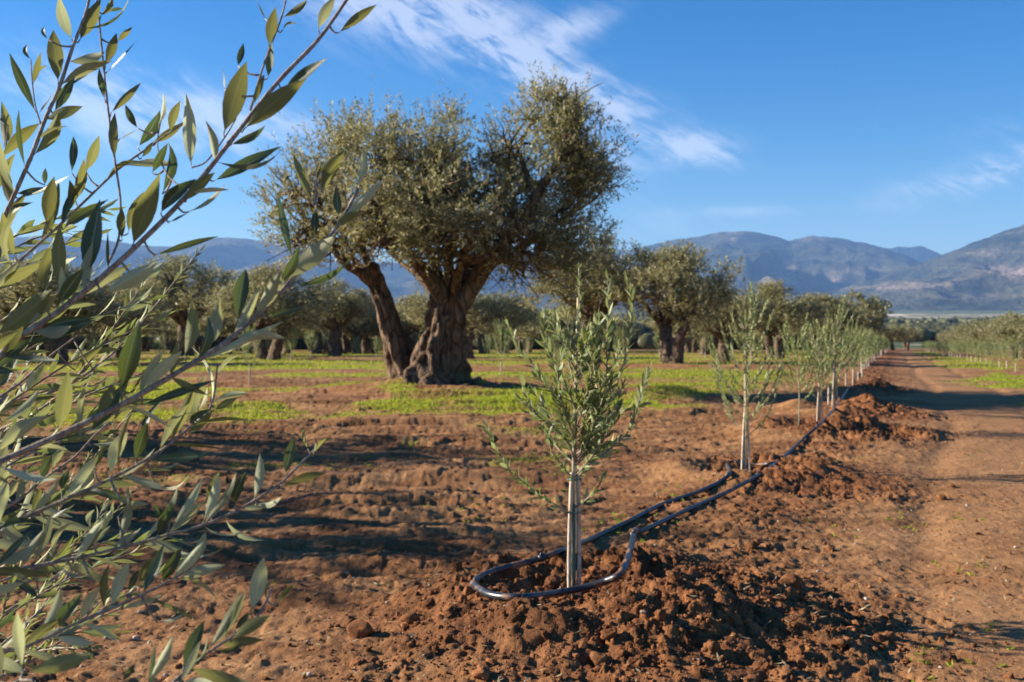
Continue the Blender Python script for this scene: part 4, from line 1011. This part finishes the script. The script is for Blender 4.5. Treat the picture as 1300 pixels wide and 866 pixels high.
# ------------------------------------------------------------ irrigation pipe
def pipe(name, pp, r, label, lift=None, group=None):
    P = []
    for i, q in enumerate(pp):
        x, y = at(q[0], q[1]); up = q[2] if len(q) > 2 else 0
        if up:
            d = y * (1 - up * F / ((q[1] - HY) * y + 1e-6) * 1.0)   # keep the sight line when the pipe is held up
            x, y = (q[0] - CX) / F * d, d
        P.append((x, y, float(smooth_z(x, y)) + r * .7 + up))
    p = spline(P, len(P) * 8)
    gz = ground_z(p[:, 0], p[:, 1])
    k = np.ones(9) / 9; gz = np.convolve(np.pad(gz, 4, mode='edge'), k, 'valid')
    p[:, 2] = np.maximum(p[:, 2], gz + r * .15)
    m = MB(); v, f = tube(p, r, 12); m.add(v, f)
    po = obj(name, m.mesh(name, M['hose']), None, label=label, category='irrigation pipe', group=group)
    for k in list(range(9, len(p) - 6, 26)) + [1]:
        tg = norm(p[k + 1] - p[k - 1]); j = MB(); hl = .022 if k == 1 else .011; rr = r * (1.32 if k == 1 else 1.18)
        v, f = tube([p[k] - tg * hl, p[k] + tg * hl], rr, 10); j.add(v, f)
        if k > 1: v, f = tube([p[k] + (0, 0, r * .6), p[k] + (.003, 0, r * 1.7)], r * .4, 6); j.add(v, f)
        obj('pipe_joint' if k == 1 else 'dripper', j.mesh('dripper', M['hose']), po)
    return po
pipe('irrigation_pipe', [(1088, 474), (1077, 494), (1062, 516), (1045, 536), (1018, 560), (985, 590), (955, 610), (912, 632), (860, 655), (825, 672), (806, 680)], .0165,
     'long black irrigation pipe running down the sapling row from the far cane', None, 'black irrigation pipes along the row')
pipe('irrigation_pipe', [(809, 678, .10), (805, 695, .11), (792, 720, .08), (764, 744, .045), (720, 757, .025), (668, 763, .01), (626, 760, .01), (604, 748, .01), (606, 738), (630, 727), (672, 716), (712, 703), (750, 687), (800, 663), (842, 642), (885, 627), (915, 613), (926, 602), (922, 591)], .0175,
     'black irrigation pipe bent into a loop around the nearest sapling', None, 'black irrigation pipes along the row')
pipe('irrigation_pipe', [(918, 589), (935, 590), (960, 591), (985, 588), (1005, 575), (1012, 566)], .0125, 'short black pipe curving behind the second staked sapling', None, 'black irrigation pipes along the row')

# ------------------------------------------------------------ clods, straw, grass
def ico(sub):
    import bmesh
    b = bmesh.new(); bmesh.ops.create_icosphere(b, subdivisions=sub, radius=1)
    b.verts.ensure_lookup_table(); v = np.array([x.co[:] for x in b.verts]); f = np.array([[q.index for q in p.verts] for p in b.faces]); b.free(); return v, f
rg = np.random.default_rng(8)
def clod_shapes(sub, n):
    v, f = ico(sub); out = []
    for k in range(n):
        w = v * (1 + .42 * vn3(v + 5 * k, .9, k + 3) + .38 * vn3(v + 3 * k, .45, k + 9))[:, None]
        cuts = norm(rg.normal(0, 1, (9, 3)))
        for c_ in cuts:                                   # broken flat faces
            h_ = w @ c_; lim_ = rg.uniform(.55, .85); w = w - np.maximum(0, h_ - lim_)[:, None] * c_
        out.append((w * rg.uniform(.6, 1.25, 3), f))
    return out
def scatter(name, n, shapes, sizer, accept, label=None):
    Vs = []; Fs = []; A = []; c = 0
    d = np.exp(rg.uniform(math.log(3.2), math.log(16), n * 6)); u = rg.uniform(-.56, .56, n * 6); x = u * d
    ok = accept(x, d) > rg.uniform(0, 1, n * 6); x = x[ok][:n]; y = d[ok][:n]; z = ground_z(x, y)
    for i in range(len(x)):
        v, f = shapes[i % len(shapes)]; s = sizer(); a = rg.uniform(0, 6.28); ca, sa = math.cos(a), math.sin(a)
        w = v @ np.array(((ca, sa, 0), (-sa, ca, 0), (0, 0, 1))) * s
        Vs.append(w + (x[i], y[i], z[i] + s * .12)); Fs.append(f + c); c += len(v); A.append(np.full(len(v), rg.uniform()))
    me = make_mesh(name, np.vstack(Vs), np.vstack(Fs), M['clod'], False, {'rnd': np.concatenate(A)})
    return obj(name, me, kind='stuff')
big_s, small_s = clod_shapes(3, 6), clod_shapes(2, 10)
tiny_s = clod_shapes(1, 10)
scatter('soil_clods', 380, big_s, lambda: .016 + .026 * rg.uniform() ** 2.5, clodmask)
scatter('soil_crumbs', 3200, small_s, lambda: .006 + .015 * rg.uniform() ** 3, lambda x, y: clodmask(x, y) * .95 + .05)
scatter('soil_crumbs', 14000, tiny_s, lambda: .0025 + .007 * rg.uniform() ** 2, lambda x, y: clodmask(x, y) * .9 + .1)
for (px, py, s, lab) in ((456, 812, .058, 'large rounded reddish clod lying alone at the left foot of the mound'), (523, 788, .035, 'fist-sized soil clod on the left slope of the mound'),
                         (1003, 742, .06, 'big dark soil clod at the right end of the mound'), (884, 728, .045, 'soil clod on the mound below the pipe joint')):
    x, y = at(px, py); v, f = ico(3); kx = int(px)
    w = v * (1 + .25 * vn3(v + kx, 1.1, kx) + .14 * vn3(v + kx, .45, kx + 1) + .06 * vn3(v, .2, 5))[:, None] * np.array((1.1, .9, .85)) * s
    o = obj('soil_clod', make_mesh('soil_clod', w, f, M['clod'], False, {'rnd': np.full(len(w), .5)}), None, label=lab, category='soil clod', group='large clods of soil on the mound')
    o.location = (x, y, float(ground_z(np.array([x]), np.array([y]))[0]) + s * .35)
# straw bits
n = 700; d = np.exp(rg.uniform(math.log(3.2), math.log(14), n)); x = rg.uniform(-.55, .55, n) * d; z = ground_z(x, d) + .004
P = np.stack([x, d, z], 1); a = rg.uniform(0, 6.28, n); D = norm(np.stack([np.cos(a), np.sin(a), rg.normal(.05, .12, n)], 1)); N = np.tile((0, 0, 1.), (n, 1))
L = rg.uniform(.015, .07, n); v, f, aa = quad_leaves(P, D, N, L, np.full(n, .004) + L * .08, rg.uniform(0, 1, n))
obj('dry_straw', make_mesh('dry_straw', v, f, M['straw'], False, {'rnd': aa}), kind='stuff')
M['litter'] = plain('leaf_litter', (.16, .13, .075), .8, .2, (30, (.30, .25, .16), .4, .6))
n = 1500; d = np.exp(rg.uniform(math.log(3.2), math.log(15), n)); x = rg.uniform(-.55, .55, n) * d; z = ground_z(x, d) + .006
P = np.stack([x, d, z], 1); a = rg.uniform(0, 6.28, n); D = norm(np.stack([np.cos(a), np.sin(a), rg.normal(.1, .25, n)], 1)); N = norm(rg.normal(0, .4, (n, 3)) + (0, 0, 1.)); N = norm(N - D * (N * D).sum(1, keepdims=True))
L = rg.uniform(.02, .055, n); v, f, aa = quad_leaves(P, D, N, L, L * .25, rg.uniform(0, 1, n))
obj('fallen_leaves', make_mesh('fallen_leaves', v, f, M['litter'], False, {'rnd': aa}), kind='stuff')
M['stone'] = plain('pale_stone', (.34, .27, .20), .85, .25, (40, (.46, .40, .32), .4, .6), .004)
n = 260; d = np.exp(rg.uniform(math.log(3.4), math.log(14), n)); x = rg.uniform(-.55, .55, n) * d; z = ground_z(x, d); Vs = []; Fs = []
for i in range(n):
    v, f = small_s[i % 10]; Vs.append(v * (.004 + .012 * rg.uniform() ** 2) + (x[i], d[i], z[i] + .002)); Fs.append(f + i * len(v))
obj('pebbles', make_mesh('pebbles', np.vstack(Vs), np.vstack(Fs), M['stone'], False), kind='stuff')
# grass
def blades(name, n, y0, y1, umin, umax, hfun, thr):
    d = np.exp(rg.uniform(math.log(y0), math.log(y1), n)); x = rg.uniform(umin, umax, n) * d
    gmk = grassmask(x, d); keep = (gmk > thr) & (gmk > rg.uniform(0, .9, n)); x = x[keep]; d = d[keep]; gmk = gmk[keep]; n = len(x)
    z = ground_z(x, d); P = np.stack([x, d, z - .005], 1)
    D = norm(np.stack([rg.normal(0, .45, n), rg.normal(0, .45, n), np.ones(n)], 1)); a = rg.uniform(0, 6.28, n)
    N = norm(np.cross(D, np.stack([np.cos(a), np.sin(a), a * 0], 1))); L = hfun(x, d, gmk) * rg.uniform(.5, 1.3, n)
    v, f, aa = quad_leaves(P, D, N, L, .004 + d * .00055, rg.uniform(0, 1, n))
    print(name, n); return obj(name, make_mesh(name, v, f, M['grass'], False, {'rnd': aa}), kind='stuff')
hf = lambda x, y, g_: (.025 + .045 * g_) * (1 + .9 * np.exp(-(((x - .3) / 1.5) ** 2 + ((y - 17.6) / 1.6) ** 2)))
blades('grass', 400000, 10, 34, -.58, .58, hf, .18)
blades('far_grass', 110000, 34, 120, -.58, .58, lambda x, y, g_: .08 + .05 * g_, .2)
def weeds(n):
    d = np.exp(rg.uniform(math.log(4), math.log(14), n)); x = rg.uniform(-.55, .5, n) * d
    k = (fbm(x, d, .8, 2, 91) > .45) & (clodmask(x, d) < .5); x = x[k]; d = d[k]; z = ground_z(x, d)
    c = np.stack([x, d, z], 1); c = np.repeat(c, 9, 0) + rg.normal(0, .008, (len(c) * 9, 3)) * (1, 1, 0)
    D = norm(rg.normal(0, 1, c.shape) * (1, 1, .3) + (0, 0, .5)); N = norm(np.cross(D, rg.normal(0, 1, D.shape)))
    L = rg.uniform(.012, .035, len(c)); v, f, aa = quad_leaves(c, D, N, L, L * .35, rg.uniform(0, 1, len(c)))
    return obj('ground_weeds', make_mesh('ground_weeds', v, f, M['grass'], False, {'rnd': aa}), kind='stuff')
weeds(2200)

# ------------------------------------------------------------ far plain: scrub and orchards as one mass
rg = np.random.default_rng(88)
n = 15000; d = np.exp(rg.uniform(math.log(152), math.log(2300), n)); x = rg.uniform(-.6, .62, n) * d
k = (fbm(x, d, 160, 2, 93) > -.2) | ((d < 260) & (x / d < .33)); k &= ~((d < 300) & (x / d > .31)); k &= ~((d > 1350) & (x / d > .33)); x = x[k]; d = d[k]; z = base_z(d)
Vs = []; Fs = []; A = []; c = 0; shp = [ico(2), ico(1)]
for i in range(len(x)):
    v0, f0 = shp[0] if d[i] < 330 else shp[1]
    s = (1.3 + rg.uniform(0, 1.5)) * (1 + d[i] / 2600)
    w = v0 * (1 + .45 * vn3(v0 + i, .7, 4))[:, None] * (s * 1.3, s * 1.3, s * .9)
    Vs.append(w + (x[i], d[i], z[i] + s * .6)); Fs.append(f0 + c); c += len(v0); A.append(rg.uniform(0, 1, len(v0)))
obj('distant_woodland', make_mesh('distant_woodland', np.vstack(Vs), np.vstack(Fs), M['crown'], False, {'rnd': np.concatenate(A)}), kind='stuff')

# ------------------------------------------------------------ air
hb = MB(); x0, x1, y0, y1, z0, z1 = -16500, 16500, -300, 14000, -40, 980
v = np.array([(a, b, c) for a in (x0, x1) for b in (y0, y1) for c in (z0, z1)], float)
f = np.array([(0, 1, 3, 2), (4, 6, 7, 5), (0, 4, 5, 1), (2, 3, 7, 6), (0, 2, 6, 4), (1, 5, 7, 3)])
m, t, out = mat('haze')
vol = t.add('ShaderNodeVolumePrincipled', None); vol.inputs['Color'].default_value = (.27, .52, 1, 1); vol.inputs['Density'].default_value = 6.5e-5; vol.inputs['Anisotropy'].default_value = .1
t.l.new(vol.outputs[0], out.inputs['Volume'])
obj('haze', make_mesh('haze', v, f, m, False), kind='stuff')
